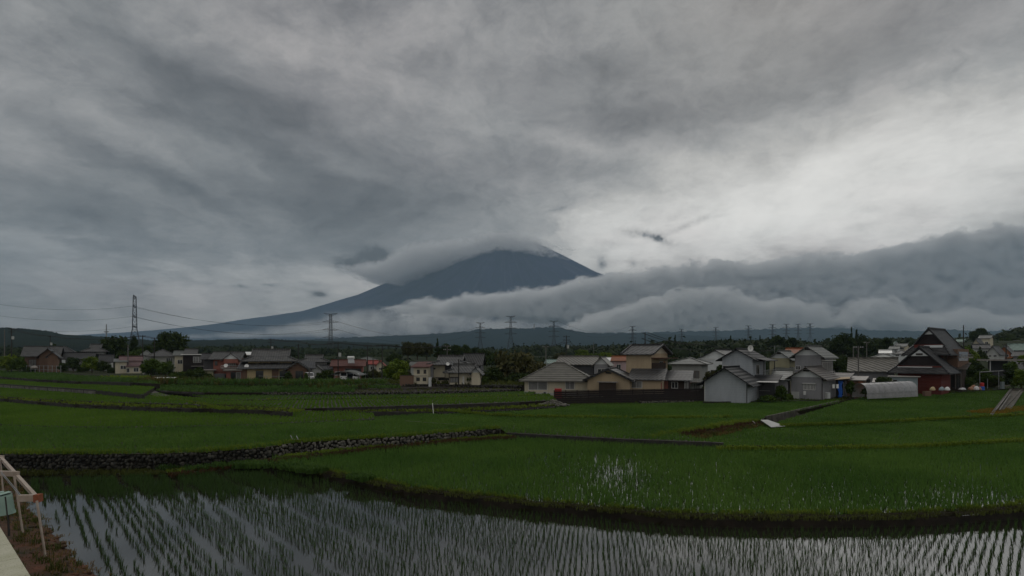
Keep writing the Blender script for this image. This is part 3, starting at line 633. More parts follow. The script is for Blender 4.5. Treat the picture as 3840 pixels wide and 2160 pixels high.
# irrigation channel on the far right
ch = empty('irrigation_channel', (0, 0, 0), 'open concrete water channel running up between the fields on the far right', 'channel')
def vwall(name, a, b, th, dn, m, par): 
    d = (b - a); d.z = 0; d.normalize(); n = Vector((d.y, -d.x, 0)) * th
    V = [a, b, b + n, a + n]; V = [tuple(v) for v in V] + [tuple(v - Vector((0, 0, dn))) for v in V]
    me = bpy.data.meshes.new(name); me.from_pydata(V, [], [(0, 1, 2, 3), (7, 6, 5, 4), (0, 4, 5, 1), (1, 5, 6, 2), (2, 6, 7, 3), (3, 7, 4, 0)])
    bm = bmesh.new(); bm.from_mesh(me); bmesh.ops.recalc_face_normals(bm, faces=bm.faces); bm.to_mesh(me); bm.free(); return link(name, me, m, par)
CO = M['stainedconcrete']; a0, a1 = G(3708, 1558, .75), G(3786, 1459, 2.05)
vwall('channel_wall', a0, a1, .3, 1.2, CO, ch); vwall('channel_wall', a0 + Vector((1.9, 1.2, -.1)), a1 + Vector((1.9, 0, -.1)), .3, 1.2, CO, ch)
vwall('channel_bed', a0 + Vector((.3, .5, -.25)), a1 + Vector((.3, 0, -.25)), 1.6, .3, CO, ch); vwall('end_wall', a1, a1 + Vector((14, -2, -.1)), .3, 1.0, CO, ch)
for k in (.8, 1.25): tag(vwall('loose_plank', a0.lerp(a1, .12) + Vector((k, .4, .15)), a0.lerp(a1, .7) + Vector((k, .4, .15)), .12, .08, M['concrete'], None), 'grey plank lying in the channel bed, ' + ('nearer the field' if k < 1 else 'nearer the houses'), 'plank')
# ------------------------------------------------------------------ houses
def roofmat(name, col, col2, ribs=0., rough=.55, courses=0., dirt=.5):
    m = bpy.data.materials.new(name); m.use_nodes = True; t = NT(m.node_tree); b = t.n['Principled BSDF']
    oc = t.new('ShaderNodeTexCoord').outputs['Object']; sp = t.new('ShaderNodeSeparateXYZ', ins={0: oc})
    c = t.mix(t.mapr(t.noise(oc, .9, 6, .65), .35, .65), col2, col)
    v = None
    if ribs: v = t.math('SINE', t.math('MULTIPLY', t.math('ADD', sp.outputs[0], t.math('MULTIPLY', sp.outputs[1], .35)), 6.283 / ribs))
    if courses:
        v2 = t.math('SINE', t.math('MULTIPLY', sp.outputs[2], 6.283 / courses)); v = v2 if v is None else t.math('MULTIPLY', t.math('ADD', v, v2), .6)
    if v is not None:
        k = t.mapr(v, -1, 1, .5, .86); c = t.vm('MULTIPLY', c, t.new('ShaderNodeCombineXYZ', ins={0: k, 1: k, 2: k}).outputs[0])
        bn = t.new('ShaderNodeBump', ins={'Strength': .8, 'Distance': .05, 'Height': v}); t.l.new(bn.outputs[0], b.inputs['Normal'])
    t.l.new(c, b.inputs['Base Color']); b.inputs['Roughness'].default_value = rough; b.inputs['Specular IOR Level'].default_value = .15
    return m
M['tile'] = roofmat('grey_roof_tile', (.135, .135, .13), (.075, .075, .075), ribs=.55, courses=.28, rough=.45)
M['tiledark'] = roofmat('dark_roof_tile', (.075, .075, .077), (.04, .04, .04), ribs=.55, courses=.28, rough=.45)
M['tilebrown'] = roofmat('brown_grey_roof', (.13, .115, .10), (.07, .06, .055), courses=.3, rough=.5)
M['tilepale'] = roofmat('pale_roof_tile', (.20, .21, .20), (.12, .13, .12), courses=.3, rough=.5)
M['metalroof'] = roofmat('ribbed_metal_roof', (.20, .19, .165), (.12, .115, .10), ribs=.7, rough=.45)
M['tilepale2'] = roofmat('striped_grey_roof', (.19, .185, .16), (.13, .125, .11), courses=.36)
M['blackroof'] = roofmat('black_slate_roof', (.035, .037, .04), (.018, .018, .02), courses=.45, rough=.6)
M['redroof'] = roofmat('red_roof', (.26, .06, .045), (.17, .035, .03), rough=.6); M['orangeroof'] = roofmat('orange_roof_tile', (.33, .12, .05), (.22, .07, .03), courses=.3)
M['brownroof'] = roofmat('reddish_brown_roof', (.12, .05, .04), (.07, .03, .025), rough=.6); M['greenroof'] = roofmat('pale_green_roof', (.30, .40, .36), (.22, .30, .27), ribs=.8)
M['whiteroof'] = roofmat('bright_metal_roof', (.75, .75, .72), (.6, .6, .58), rough=.4)
M['pinkroof'] = roofmat('pinkish_brown_roof', (.22, .14, .14), (.15, .095, .095), courses=.5)
def wallmat(name, c, siding=0., dirt=.35, rough=.85):
    m = bpy.data.materials.new(name); m.use_nodes = True; t = NT(m.node_tree); b = t.n['Principled BSDF']
    oc = t.new('ShaderNodeTexCoord').outputs['Object']
    st = t.noise(t.vm('MULTIPLY', oc, (1.2, 1.2, .25)), 1.0, 6, .65)
    col = t.mix(t.mapr(st, .42, .75, 0, dirt), c, tuple(x * .45 for x in c))
    if siding:
        z = t.new('ShaderNodeSeparateXYZ', ins={0: oc}).outputs[2]; fr_ = t.math('FRACT', t.math('DIVIDE', z, siding))
        k = t.mapr(fr_, 0, .12, .7, 1.0); col = t.vm('MULTIPLY', col, t.new('ShaderNodeCombineXYZ', ins={0: k, 1: k, 2: k}).outputs[0])
        bn = t.new('ShaderNodeBump', ins={'Strength': 1., 'Distance': .03, 'Height': fr_}); t.l.new(bn.outputs[0], b.inputs['Normal'])
    t.l.new(col, b.inputs['Base Color']); b.inputs['Roughness'].default_value = rough; b.inputs['Specular IOR Level'].default_value = .25; return m
for k, c, s in (('cream', (.55, .50, .38), 0), ('white', (.62, .64, .64), 0), ('siding', (.40, .43, .46), .38), ('beige', (.42, .33, .22), 0), ('greywall', (.25, .25, .26), 0), ('olive', (.34, .32, .21), 0),
                ('yellow', (.50, .40, .23), 0), ('red', (.27, .11, .085), 0), ('darkred', (.14, .035, .028), .5), ('brownwall', (.16, .10, .07), 0), ('darkwood', (.05, .035, .028), .35), ('pinkwall', (.45, .33, .33), 0),
                ('lattice', (.17, .17, .18), 0), ('dirtywhite', (.42, .43, .41), 0), ('blackwood', (.028, .022, .022), .3), ('bluegrey', (.30, .36, .38), .0), ('orangewall', (.36, .15, .08), 0), ('darkgrey', (.09, .09, .095), 0)):
    M[k] = wallmat(k + '_wall', c, s)
M['trim'] = mat('white_trim', (.62, .62, .6), rough=.5, var=.08); M['darktrim'] = mat('dark_trim', (.04, .035, .03), rough=.6)
M['steel'] = mat('dull_steel', (.30, .31, .31), rough=.45, metal=.6)
M['blue'] = mat('blue_tarpaulin', (.03, .14, .55), rough=.5, scale=4, bump=.05, bscale=5); M['redplastic'] = mat('red_plastic', (.45, .03, .03), rough=.4)
M['plastic'] = mat('white_plastic', (.7, .7, .68), rough=.4, var=.05)
gm = bpy.data.materials.new('window_glass'); gm.use_nodes = True; b = gm.node_tree.nodes['Principled BSDF']; M['glass'] = gm
b.inputs['Base Color'].default_value = (.02, .022, .025, 1); b.inputs['Roughness'].default_value = .12; b.inputs['Specular IOR Level'].default_value = .7
M['curtain'] = mat('curtained_glass', (.22, .22, .21), rough=.3, scale=.6, col2=(.10, .10, .10), spec=.6)

class MB:
    """collects boxes and panels into one mesh"""
    def __init__(s): s.v = []; s.f = []
    def box(s, o, r, d, u, v, z):
        n = len(s.v)
        for zz in z:
            for (a, b_) in ((u[0], v[0]), (u[1], v[0]), (u[1], v[1]), (u[0], v[1])):
                q = o + r * a + d * b_; s.v.append((q.x, q.y, zz))
        s.f += [(n, n + 3, n + 2, n + 1), (n + 4, n + 5, n + 6, n + 7), (n, n + 1, n + 5, n + 4), (n + 1, n + 2, n + 6, n + 5), (n + 2, n + 3, n + 7, n + 6), (n + 3, n, n + 4, n + 7)]
        return s
    def bar(s, a, b_, t=.06, t2=None):
        t2 = t2 or t; d = (b_ - a); L = d.length
        if L < 1e-6: return s
        d.normalize(); up = Vector((0, 0, 1)) if abs(d.z) < .9 else Vector((0, 1, 0)); x = d.cross(up).normalized(); y = x.cross(d)
        n = len(s.v)
        for p in (a, b_):
            for (i, j) in ((-1, -1), (1, -1), (1, 1), (-1, 1)): s.v.append(tuple(p + x * i * t / 2 + y * j * t2 / 2))
        s.f += [(n, n + 1, n + 2, n + 3), (n + 7, n + 6, n + 5, n + 4)] + [(n + i, n + (i + 1) % 4 , n + 4 + (i + 1) % 4, n + 4 + i) for i in range(4)]
        return s
    def tube(s, a, b_, ra, rb=None, n=8):
        rb = ra if rb is None else rb; d = (b_ - a).normalized(); up = Vector((0, 0, 1)) if abs(d.z) < .9 else Vector((0, 1, 0)); x = d.cross(up).normalized(); y = x.cross(d)
        k = len(s.v)
        for p, r_ in ((a, ra), (b_, rb)):
            for i in range(n): s.v.append(tuple(p + (x * math.cos(6.2832 * i / n) + y * math.sin(6.2832 * i / n)) * r_))
        s.f += [(k + i, k + (i + 1) % n, k + n + (i + 1) % n, k + n + i) for i in range(n)] + [tuple(range(k, k + n))[::-1], tuple(range(k + n, k + 2 * n))]
        return s
    def panel(s, pts, t):
        n = len(s.v); k = len(pts)
        s.v += [tuple(p) for p in pts] + [(p[0], p[1], p[2] - t) for p in pts]
        s.f += [tuple(range(n, n + k)), tuple(range(n + 2 * k - 1, n + k - 1, -1))] + [(n + i, n + k + i, n + k + (i + 1) % k, n + (i + 1) % k) for i in range(k)]
        return s
    def tri(s, pts): n = len(s.v); s.v += [tuple(p) for p in pts]; s.f.append(tuple(range(n, n + len(pts)))); return s
    def build(s, name, m, parent=None, fix=True):
        off = parent_origin(parent)
        me = bpy.data.meshes.new(name); me.from_pydata([(v[0] - off.x, v[1] - off.y, v[2] - off.z) for v in s.v], [], s.f)
        if fix:
            bm = bmesh.new(); bm.from_mesh(me); bmesh.ops.recalc_face_normals(bm, faces=bm.faces); bm.to_mesh(me); bm.free()
        return link(name, me, m, parent)
def parent_origin(p):
    o = Vector((0, 0, 0))
    while p is not None: o += p.location; p = p.parent
    return o
UP = Vector((0, 0, 1))
def rotfor(x0, x1, e): return -math.degrees(math.atan(((x0 + x1) / 2 - 1920) / F)) - e
class Blk:
    """a volume whose front wall spans photo columns x0..x1 at distance Y; e>0 turns its right side to us"""
    def __init__(s, root, x0, x1, yb, ye, Y, e, d, wm, down=.8, name='wall', build=True):
        a = math.radians(rotfor(x0, x1, e)); s.r = Vector((math.cos(a), math.sin(a), 0)); s.d_ = Vector((-math.sin(a), math.cos(a), 0)); s.root = root
        M_ = W((x0 + x1) / 2, yb, Y)
        def hit(px):
            u = (px - 1920) / F; t = (u * M_.y - M_.x) / (s.r.x - u * s.r.y); return t
        t0, t1 = hit(x0), hit(x1); s.o = M_ + s.r * t0; s.w = t1 - t0; s.d = d; s.Y = Y
        s.zb = M_.z; s.ze = CZ - (ye - HY) / F * Y; s.o.z = 0; s.wm = wm
        if build: MB().box(s.o, s.r, s.d_, (0, s.w), (0, d), (s.zb - down, s.ze)).build(name, M[wm], root)
    def P(s, u, v, z): q = s.o + s.r * u + s.d_ * v; return Vector((q.x, q.y, z))
    def Z(s, y, dv=0.): return CZ - (y - HY) / F * (s.Y + dv)
    def roof(s, typ, yr, rm, ov=.6, th=.16, inset=None, gable=None, cap=True, brk=.5, zr=None, gw=None, ovg=None):
        M_ = M[rm]; b = MB(); c = MB(); gs = []; ze = s.ze
        ovg = ov if ovg is None else ovg
        alongd = typ in ('gy', 'iriy', 'hipy')
        Wd, Dp = (s.d, s.w) if alongd else (s.w, s.d)
        P = (lambda p, q, z: s.P(q, p, z)) if alongd else (lambda p, q, z: s.P(p, q, z))
        zr = zr if zr is not None else (s.Z(yr, 0 if alongd else s.d / 2)); s.zr = zr
        rise = zr - ze; slope = rise / (Dp / 2); zl = ze - slope * ov + .12
        E = lambda p, q: P(p, q, zl)
        m_ = Dp / 2
        if typ in ('gx', 'gy'):
            a0, a1 = -ovg, Wd + ovg
            b.panel([E(a0, -ov), E(a1, -ov), P(a1, m_, zr + .12), P(a0, m_, zr + .12)], th); b.panel([E(a1, Dp + ov), E(a0, Dp + ov), P(a0, m_, zr + .12), P(a1, m_, zr + .12)], th)
            for x in (0, Wd): gs.append([P(x, 0, ze), P(x, Dp, ze), P(x, m_, zr)])
            c.bar(P(a0, m_, zr + .2), P(a1, m_, zr + .2), .28, .26)
            if cap == 'verge':
                for x in (a0 + .1, a1 - .1):
                    c.bar(E(x, -ov) + UP * .08, P(x, m_, zr + .2), .26, .22); c.bar(E(x, Dp + ov) + UP * .08, P(x, m_, zr + .2), .26, .22)
        elif typ in ('hip', 'hipy'):
            i_ = inset if inset is not None else m_; a, b_ = i_, Wd - i_
            if b_ < a: a = b_ = Wd / 2
            q = [E(-ov, -ov), E(Wd + ov, -ov), E(Wd + ov, Dp + ov), E(-ov, Dp + ov)]; r0, r1 = P(a, m_, zr), P(b_, m_, zr)
            b.panel([q[0], q[1], r1, r0] if a != b_ else [q[0], q[1], r0], th); b.panel([q[2], q[3], r0, r1] if a != b_ else [q[2], q[3], r0], th); b.panel([q[3], q[0], r0], th); b.panel([q[1], q[2], r1], th)
            c.bar(r0 + UP * .06, r1 + UP * .06, .26, .22)
            for u_, v_ in ((0, r0), (1, r1), (2, r1), (3, r0)): c.bar(q[u_] + UP * .03, v_ + UP * .05, .2, .16)
        elif typ in ('iri', 'iriy'):
            zi = zl + (zr - zl) * brk; i_ = inset if inset is not None else m_ * brk * 1.0
            fq = (Dp / 2 + ov) * brk                              # how far in the front break lies
            q = [E(-ov, -ov), E(Wd + ov, -ov), E(Wd + ov, Dp + ov), E(-ov, Dp + ov)]
            x0, x1 = -ov + i_ + ov * .3, Wd + ov - i_ - ov * .3; y0, y1 = -ov + fq, Dp + ov - fq
            n_ = [P(x0, y0, zi), P(x1, y0, zi), P(x1, y1, zi), P(x0, y1, zi)]
            for k in range(4): b.panel([q[k], q[(k + 1) % 4], n_[(k + 1) % 4], n_[k]], th)
            a0, a1 = x0 - .45, x1 + .45
            b.panel([P(a0, y0, zi + .03), P(a1, y0, zi + .03), P(a1, m_, zr), P(a0, m_, zr)], th); b.panel([P(a1, y1, zi + .03), P(a0, y1, zi + .03), P(a0, m_, zr), P(a1, m_, zr)], th)
            for x in (x0 + .05, x1 - .05): gs.append([P(x, y0 + .1, zi), P(x, y1 - .1, zi), P(x, m_, zr - .15)])
            c.bar(P(a0, m_, zr + .14), P(a1, m_, zr + .14), .32, .34)
            for x in (a0, a1):
                c.bar(P(x, y0, zi + .1), P(x, m_, zr + .12), .2, .16); c.bar(P(x, y1, zi + .1), P(x, m_, zr + .12), .2, .16)
            for k in range(4): c.bar(q[k] + UP * .05, n_[k] + UP * .08, .24, .2)
        elif typ == 'flat':
            b.box(s.o, s.r, s.d_, (-ov, s.w + ov), (-ov, s.d + ov), (ze, ze + th)); cap = False
        elif typ == 'shed':      # zr is the height at the back
            b.panel([P(-ov, -ov, ze), P(Wd + ov, -ov, ze), P(Wd + ov, Dp + ov, zr), P(-ov, Dp + ov, zr)], th); cap = False
        ro = b.build('roof', M_, s.root)
        if cap and c.v: c.build('ridge', M[rm], ro, False)
        if gs:
            for q_ in gs: MB().tri(q_).build('gable', M[gable or s.wm], s.root, False)
            if gw is not None:        # small louvre high in the near gable
                x = (-.04 if alongd else Wd + .04); zz = s.ze + (zr - s.ze) * .62
                lo = MB(); k = .45
                if alongd: lo.box(s.o, s.r, s.d_, (s.w / 2 - k, s.w / 2 + k), (-.08, -.02), (zz, zz + .28))
                else: lo.box(s.o, s.r, s.d_, (s.w + .02, s.w + .08), (s.d / 2 - k, s.d / 2 + k), (zz, zz + .28))
                lo.build('vent', M['darktrim'], s.root)
        return ro
    def fr(s, face):
        if face == 'F': return s.o, s.r, s.d_, s.w
        if face == 'R': return s.o + s.r * s.w, s.d_, -s.r, s.d
        return s.o + s.d_ * s.d, -s.d_, s.r, s.d
    def win(s, face, u0, u1, z0, z1, fm='trim', gm='glass', n=2, name='window', sill=False, out=.05):
        o, a, b_, L = s.fr(face); h = s.ze - s.zb; u0, u1, z0, z1 = u0 * L, u1 * L, s.zb + z0 * h, s.zb + z1 * h; t = .07
        f_ = MB(); f_.box(o, a, b_, (u0, u1), (-out, 0), (z1 - t, z1)).box(o, a, b_, (u0, u1), (-out, 0), (z0, z0 + t))
        for i in range(n + 1):
            c = u0 + (u1 - u0 - t) * i / n; f_.box(o, a, b_, (c, c + t), (-out + .002, 0), (z0 + t, z1 - t))
        if sill: f_.box(o, a, b_, (u0 - .1, u1 + .1), (-out - .25, 0), (z1 + .02, z1 + .1))
        w_ = f_.build(name, M[fm], s.root)
        MB().box(o, a, b_, (u0 + t / 2, u1 - t / 2), (-.022, -.008), (z0 + t / 2, z1 - t / 2)).build('pane', M[gm], w_); return w_
    def box(s, name, mt, face, u0, u1, v0, v1, z0, z1, par=None):
        o, a, b_, L = s.fr(face); h = s.ze - s.zb
        return MB().box(o, a, b_, (u0 * L, u1 * L), (-v1, -v0), (s.zb + z0 * h, s.zb + z1 * h)).build(name, M[mt], par or s.root)
    def rail(s, face, u0, u1, dep, z0, z1, mt='trim', n=9, slab_='gutter'):
        o, a, b_, L = s.fr(face); h = s.ze - s.zb; u0, u1 = u0 * L, u1 * L; z0, z1 = s.zb + z0 * h, s.zb + z1 * h
        bal = MB().box(o, a, b_, (u0, u1), (-dep, -.01), (z0 - .16, z0)).build('balcony', M[slab_], s.root)
        f_ = MB(); f_.box(o, a, b_, (u0, u1), (-dep, -dep + .06), (z1 - .07, z1)).box(o, a, b_, (u0, u1), (-dep, -dep + .05), (z0 + .08, z0 + .14))
        for i in range(n + 1): c = u0 + (u1 - u0 - .04) * i / n; f_.box(o, a, b_, (c, c + .05), (-dep + .005, -dep + .045), (z0, z1 - .07))
        f_.build('railing', M[mt], bal); return bal
    def pipe(s, face, u, mt='darktrim'):
        o, a, b_, L = s.fr(face); return MB().box(o, a, b_, (u * L, u * L + .1), (-.12, -.02), (s.zb, s.ze)).build('downpipe', M[mt], s.root)
def house(name, px, py, Y, label, group=None, cat='house'): return empty(name, W(px, py, Y), label, cat, group)
def gutter(bk, yoff=0.):
    MB().box(bk.o, bk.r, bk.d_, (-.5, bk.w + .5), (-.72, -.6), (bk.ze - .1, bk.ze + .02)).build('gutter', M['gutter'], bk.root)

# ---- the near group on the right of the middle
h = house('house', 2090, 1482, 88, 'cream single storey house with a wide pyramid roof left of the timber fence')
b_ = Blk(h, 1967, 2215, 1482, 1420, 88, 4, 10, 'cream'); b_.roof('hip', 1361, 'tilepale2', .9, inset=4.7)
b_.win('F', .06, .35, .30, .88, n=2, gm='curtain'); b_.win('F', .62, .76, .36, .88, n=2, gm='curtain'); b_.box('plinth', 'dirtywhite', 'F', .0, 1., .0, .06, .0, .14); b_.pipe('F', .985)
b2 = Blk(h, 2215, 2262, 1478, 1422, 88, 4, 6, 'cream'); b2.win('F', .05, .5, .0, .85, n=1, name='door')
for u in (.0, .475):
    a = house('air_conditioner', 1975 + (80 if u else 0), 1482, 86.5, 'beige outdoor air conditioner at the foot of the cream house, ' + ('under the small window' if u else 'at its left corner'), 'air conditioners by the cream house', 'air conditioner')
    x0 = 1965 + (72 if u else 0); q = Blk(a, x0, x0 + 15, 1483, 1469, 86.6, 4, .35, 'dirtywhite', down=0, name='casing'); q.box('fan_grille', 'darktrim', 'F', .1, .65, 0, .03, .15, .9)
a = house('storage_bin', 2093, 1470, 82, 'red plastic box standing behind the left end of the timber fence', cat='bin'); q = Blk(a, 2080, 2106, 1470, 1459, 82, 2, .8, 'white', name='box', build=False); MB().box(q.o, q.r, q.d_, (0, q.w), (0, .8), (q.zb - 1.2, q.ze)).build('box', M['redplastic'], a); MB().box(q.o, q.r, q.d_, (-.05, q.w + .05), (-.05, .85), (q.ze, q.ze + .06)).build('lid', M['redplastic'], a)

h = house('house', 2190, 1460, 112, 'grey house with a ribbed tile roof rising behind the cream pyramid roofed house')
b_ = Blk(h, 2095, 2225, 1450, 1364, 112, 8, 9, 'darkgrey'); b_.roof('gx', 1338, 'metalroof', .8)
b2 = Blk(h, 2228, 2280, 1450, 1366, 108, 8, 7, 'greywall'); b2.roof('gy', 1341, 'metalroof', .5, gable='white'); b2.win('F', .25, .8, .55, .8, n=2)

h = house('house', 2290, 1462, 84, 'low beige plastered house with a gable end above the timber fence')
b_ = Blk(h, 2203, 2362, 1462, 1424, 84, 8, 9, 'beige'); b_.roof('gy', 1387, 'tiledark', .7, cap='verge', gw=1)
b2 = Blk(h, 2364, 2482, 1462, 1423, 85, 6, 5, 'beige'); b2.roof('shed', 0, 'tiledark', .5, zr=b2.ze + 1.7); b2.win('F', .0, .38, .15, .82, n=2, gm='curtain'); b2.box('door', 'red', 'F', .97, 1.0, 0, .05, 0, .7)
b3 = Blk(h, 2246, 2308, 1462, 1434, 82.6, 8, .9, 'darkwood'); b3.roof('flat', 0, 'gutter', .3, th=.1)

h = house('house', 2440, 1455, 92, 'tall beige two storey house with a steep dark tiled roof and a timber balcony')
b_ = Blk(h, 2348, 2442, 1462, 1325, 92, 22, 8.5, 'beige'); b_.roof('gx', 1296, 'tiledark', .8, cap='verge', gable='cream')
b_.box('balcony_screen', 'darkwood', 'R', .02, .45, .0, 1.3, .37, .74); b_.win('R', .48, .7, .45, .78, n=2); b_.box('shutter', 'orangewall', 'R', .74, .82, 0, .06, .42, .78)
b_.rail('R', .0, .98, 1.5, .40, .52, 'darktrim', 12, 'darktrim'); b_.box('canopy', 'brownroof', 'R', .0, 1.05, 0, 1.9, .86, .88)
b2 = Blk(h, 2484, 2582, 1460, 1425, 88, 4, 6, 'darkwood'); b2.roof('shed', 0, 'tiledark', .6, zr=b2.ze + 1.5); b2.win('F', .35, .6, .1, .8, n=2); b2.box('wall_panel', 'red', 'F', .0, .22, 0, .03, 0, .9); b2.win('F', .85, .99, .0, .9, n=1, gm='curtain')

h = house('house', 2580, 1455, 104, 'white two storey house with a low grey hip roof behind the beige houses')
b_ = Blk(h, 2520, 2632, 1462, 1362, 104, 10, 8, 'dirtywhite'); b_.roof('hip', 1341, 'tilepale', .9, inset=3.2)
b_.win('F', .02, .15, .45, .66, n=2); b_.win('F', .5, .92, .42, .72, n=3, gm='curtain', fm='brownwall'); b_.box('balcony_panel', 'white', 'F', .32, .75, 1.2, 1.28, .32, .52); b_.rail('F', .3, .98, 1.3, .32, .44, 'trim', 8)
b_.win('F', .35, .6, .02, .22, n=2, gm='curtain', fm='brownwall'); b_.win('F', .72, .95, .02, .24, n=3, gm='curtain'); b_.box('porch_roof', 'brownroof', 'F', .05, .7, 0, 2.4, .26, .285)

h = house('house', 2670, 1455, 118, 'white gabled house with a bright glossy roof panel half hidden by the near white gable')
b_ = Blk(h, 2622, 2745, 1455, 1345, 118, 20, 10, 'white'); b_.roof('gy', 1314, 'tiledark', .6, ovg=.4); b_.box('roof_edge', 'trim', 'F', -.04, .5, .4, .46, .98, 1.0); b_.win('F', .35, .55, .4, .62, n=2); b_.win('F', .62, .95, .1, .6, n=2)

h = house('house', 2760, 1455, 90, 'white two storey house with a black roof and a steel balcony on its right side')
b_ = Blk(h, 2708, 2822, 1480, 1343, 88, 16, 8.5, 'siding'); b_.roof('gy', 1311, 'blackroof', .9, ovg=.7)
b_.win('F', .02, .18, .68, .80, n=1); b_.win('R', .25, .5, .55, .82, n=2); b_.rail('R', .12, 1.05, 1.6, .50, .68, 'steel', 14, 'darktrim')
MB().bar(b_.P(b_.w + 1.5, 1.2, b_.zb), b_.P(b_.w + 1.5, 1.2, b_.ze - .3), .12).bar(b_.P(b_.w + 1.5, 8.4, b_.zb), b_.P(b_.w + 1.5, 8.4, b_.ze - .3), .12).build('balcony_post', M['darktrim'], h)
MB().panel([b_.P(b_.w, .6, b_.ze + .1), b_.P(b_.w + 2, .6, b_.ze - .4), b_.P(b_.w + 2, 8.8, b_.ze - .4), b_.P(b_.w, 8.8, b_.ze + .1)], .1).build('canopy', M['blackroof'], h)
h = house('house', 2722, 1508, 78, 'low white boarded building with a black gable roof beside the timber fence')
b_ = Blk(h, 2642, 2802, 1508, 1432, 78, 13, 8.5, 'siding'); b_.roof('gy', 1381, 'blackroof', 1.0, ovg=.9); b_.pipe('F', .0, 'trim'); b_.pipe('F', .985, 'darktrim')
b2 = Blk(h, 2826, 2905, 1500, 1430, 82, 8, 5, 'darkgrey'); b2.roof('shed', 0, 'blackroof', .5, zr=b2.ze + .9); b2.win('F', .0, .22, .1, .85, n=2); b2.box('canopy', 'trim', 'F', .25, 1.2, .3, 2.6, .98, 1.01); b2.box('shelf', 'gutter', 'F', .3, .8, .5, 1.0, .5, .52)
b3 = Blk(h, 2905, 2955, 1495, 1424, 86, 4, 5, 'greywall'); b3.roof('shed', 0, 'tilepale', .5, zr=b3.ze + 1.3)

h = house('house', 2930, 1450, 102, 'olive plastered two storey house with a pale roof between the white and the grey house')
b_ = Blk(h, 2886, 2960, 1470, 1343, 102, 14, 8, 'olive'); b_.roof('gy', 1318, 'tilepale', .7, gable='white', gw=1); b_.win('F', .42, .9, .53, .68, n=2, gm='curtain'); b_.win('R', .15, .7, .42, .72, n=3, gm='curtain'); b_.rail('R', .1, .75, .9, .40, .52)
b2 = Blk(h, 2900, 2958, 1470, 1408, 99, 8, 3, 'olive'); b2.roof('shed', 0, 'tilepale', .4, zr=b2.ze + 1.6)
h = house('house', 2995, 1400, 125, 'house showing only its orange tiled roof behind the olive house'); b_ = Blk(h, 2948, 3030, 1400, 1331, 125, 5, 9, 'cream'); b_.roof('gx', 1308, 'orangeroof', .6)

h = house('house', 3060, 1497, 84, 'grey plastered two storey house with a lower gable wing in front')
b_ = Blk(h, 2981, 3078, 1492, 1332, 92, 16, 7.5, 'greywall'); b_.roof('gy', 1300, 'tilepale', .8, gable='white', gw=1); b_.win('F', .03, .22, .65, .75, n=2)
b_.win('R', .12, .92, .50, .84, n=2, gm='curtain'); b_.rail('R', .1, .9, .5, .52, .62, 'trim', 5, 'trim'); b_.box('window_hood', 'trim', 'R', .08, .96, 0, .6, .87, .89)
b2 = Blk(h, 2966, 3084, 1497, 1414, 84, 14, 9, 'greywall'); b2.roof('gy', 1380, 'tilebrown', .8, gable='white', gw=1, ovg=.7)
b2.win('F', .40, .78, .42, .70, n=8, sill=True, gm='curtain'); b2.box('meter_box', 'plastic', 'F', .42, .49, 0, .25, .19, .36); b2.pipe('F', .985, 'darktrim'); b2.box('plinth', 'dirtywhite', 'F', .02, .27, .0, .05, .0, .32)
b3 = Blk(h, 3112, 3168, 1490, 1424, 90, 10, 5, 'darkgrey'); b3.roof('shed', 0, 'tilebrown', .6, zr=b3.ze + 1.1); b3.box('door', 'dirtywhite', 'F', .02, .3, 0, .05, 0, .9); b3.win('F', .6, .95, .1, .85, n=2)
b4 = Blk(h, 3176, 3237, 1478, 1424, 90, 6, 5, 'brownwall'); b4.roof('shed', 0, 'gutter', .4, zr=b4.ze + .5); b4.box('wall_panel', 'orangewall', 'F', .7, 1.0, 0, .05, 0, .9)
MB().panel([W(3110, 1424, 85), W(3188, 1419, 85), W(3186, 1413, 90), W(3110, 1416, 90)], .06).build('awning', M['beige'], h)
tp = empty('tarpaulin', W(3152, 1488, 86), 'bright blue plastic sheet hanging beside the grey house', 'tarpaulin')
V = []; nn = 14
for i in range(nn + 1):
    for j in range(9):
        q = W(3143 + j * 1.9 + 2.2 * math.sin(i * .7 + j), 1428 + i * 4.4, 86); q.y += .12 * math.sin(j * 2.1 + i * .4); V.append(tuple(q - tp.location))
me = np_mesh('sheet', np.array(V), np.array([(i * 9 + j, i * 9 + j + 1, (i + 1) * 9 + j + 1, (i + 1) * 9 + j) for i in range(nn) for j in range(8)])); o = link('sheet', me, M['blue'], tp); sm = o.modifiers.new('thick', 'SOLIDIFY'); sm.thickness = .04
a = house('air_conditioner', 3100, 1492, 83, 'white outdoor unit standing under the awning of the grey house', cat='air conditioner'); q = Blk(a, 3090, 3112, 1494, 1472, 83.5, 8, .5, 'white', down=0, name='casing'); q.box('fan_grille', 'dirtywhite', 'F', .08, .6, 0, .04, .1, .9)
a = house('clothes_rack', 3135, 1490, 84, 'thin laundry pole with a few pale clothes beside the blue sheet', cat='clothes rack'); MB().bar(W(3104, 1450, 83.5), W(3142, 1441, 83.5), .05).bar(W(3112, 1492, 83.5), W(3112, 1447, 83.5), .05).build('pole', M['steel'], a)
for x in (3122, 3137): MB().box(W(x, 1450, 83.4), Vector((1, 0, 0)), Vector((0, 1, 0)), (0, .35), (0, .08), (CZ - (1456 - HY) / F * 83.4, CZ - (1441 - HY) / F * 83.4)).build('garment', M['plastic'], a)

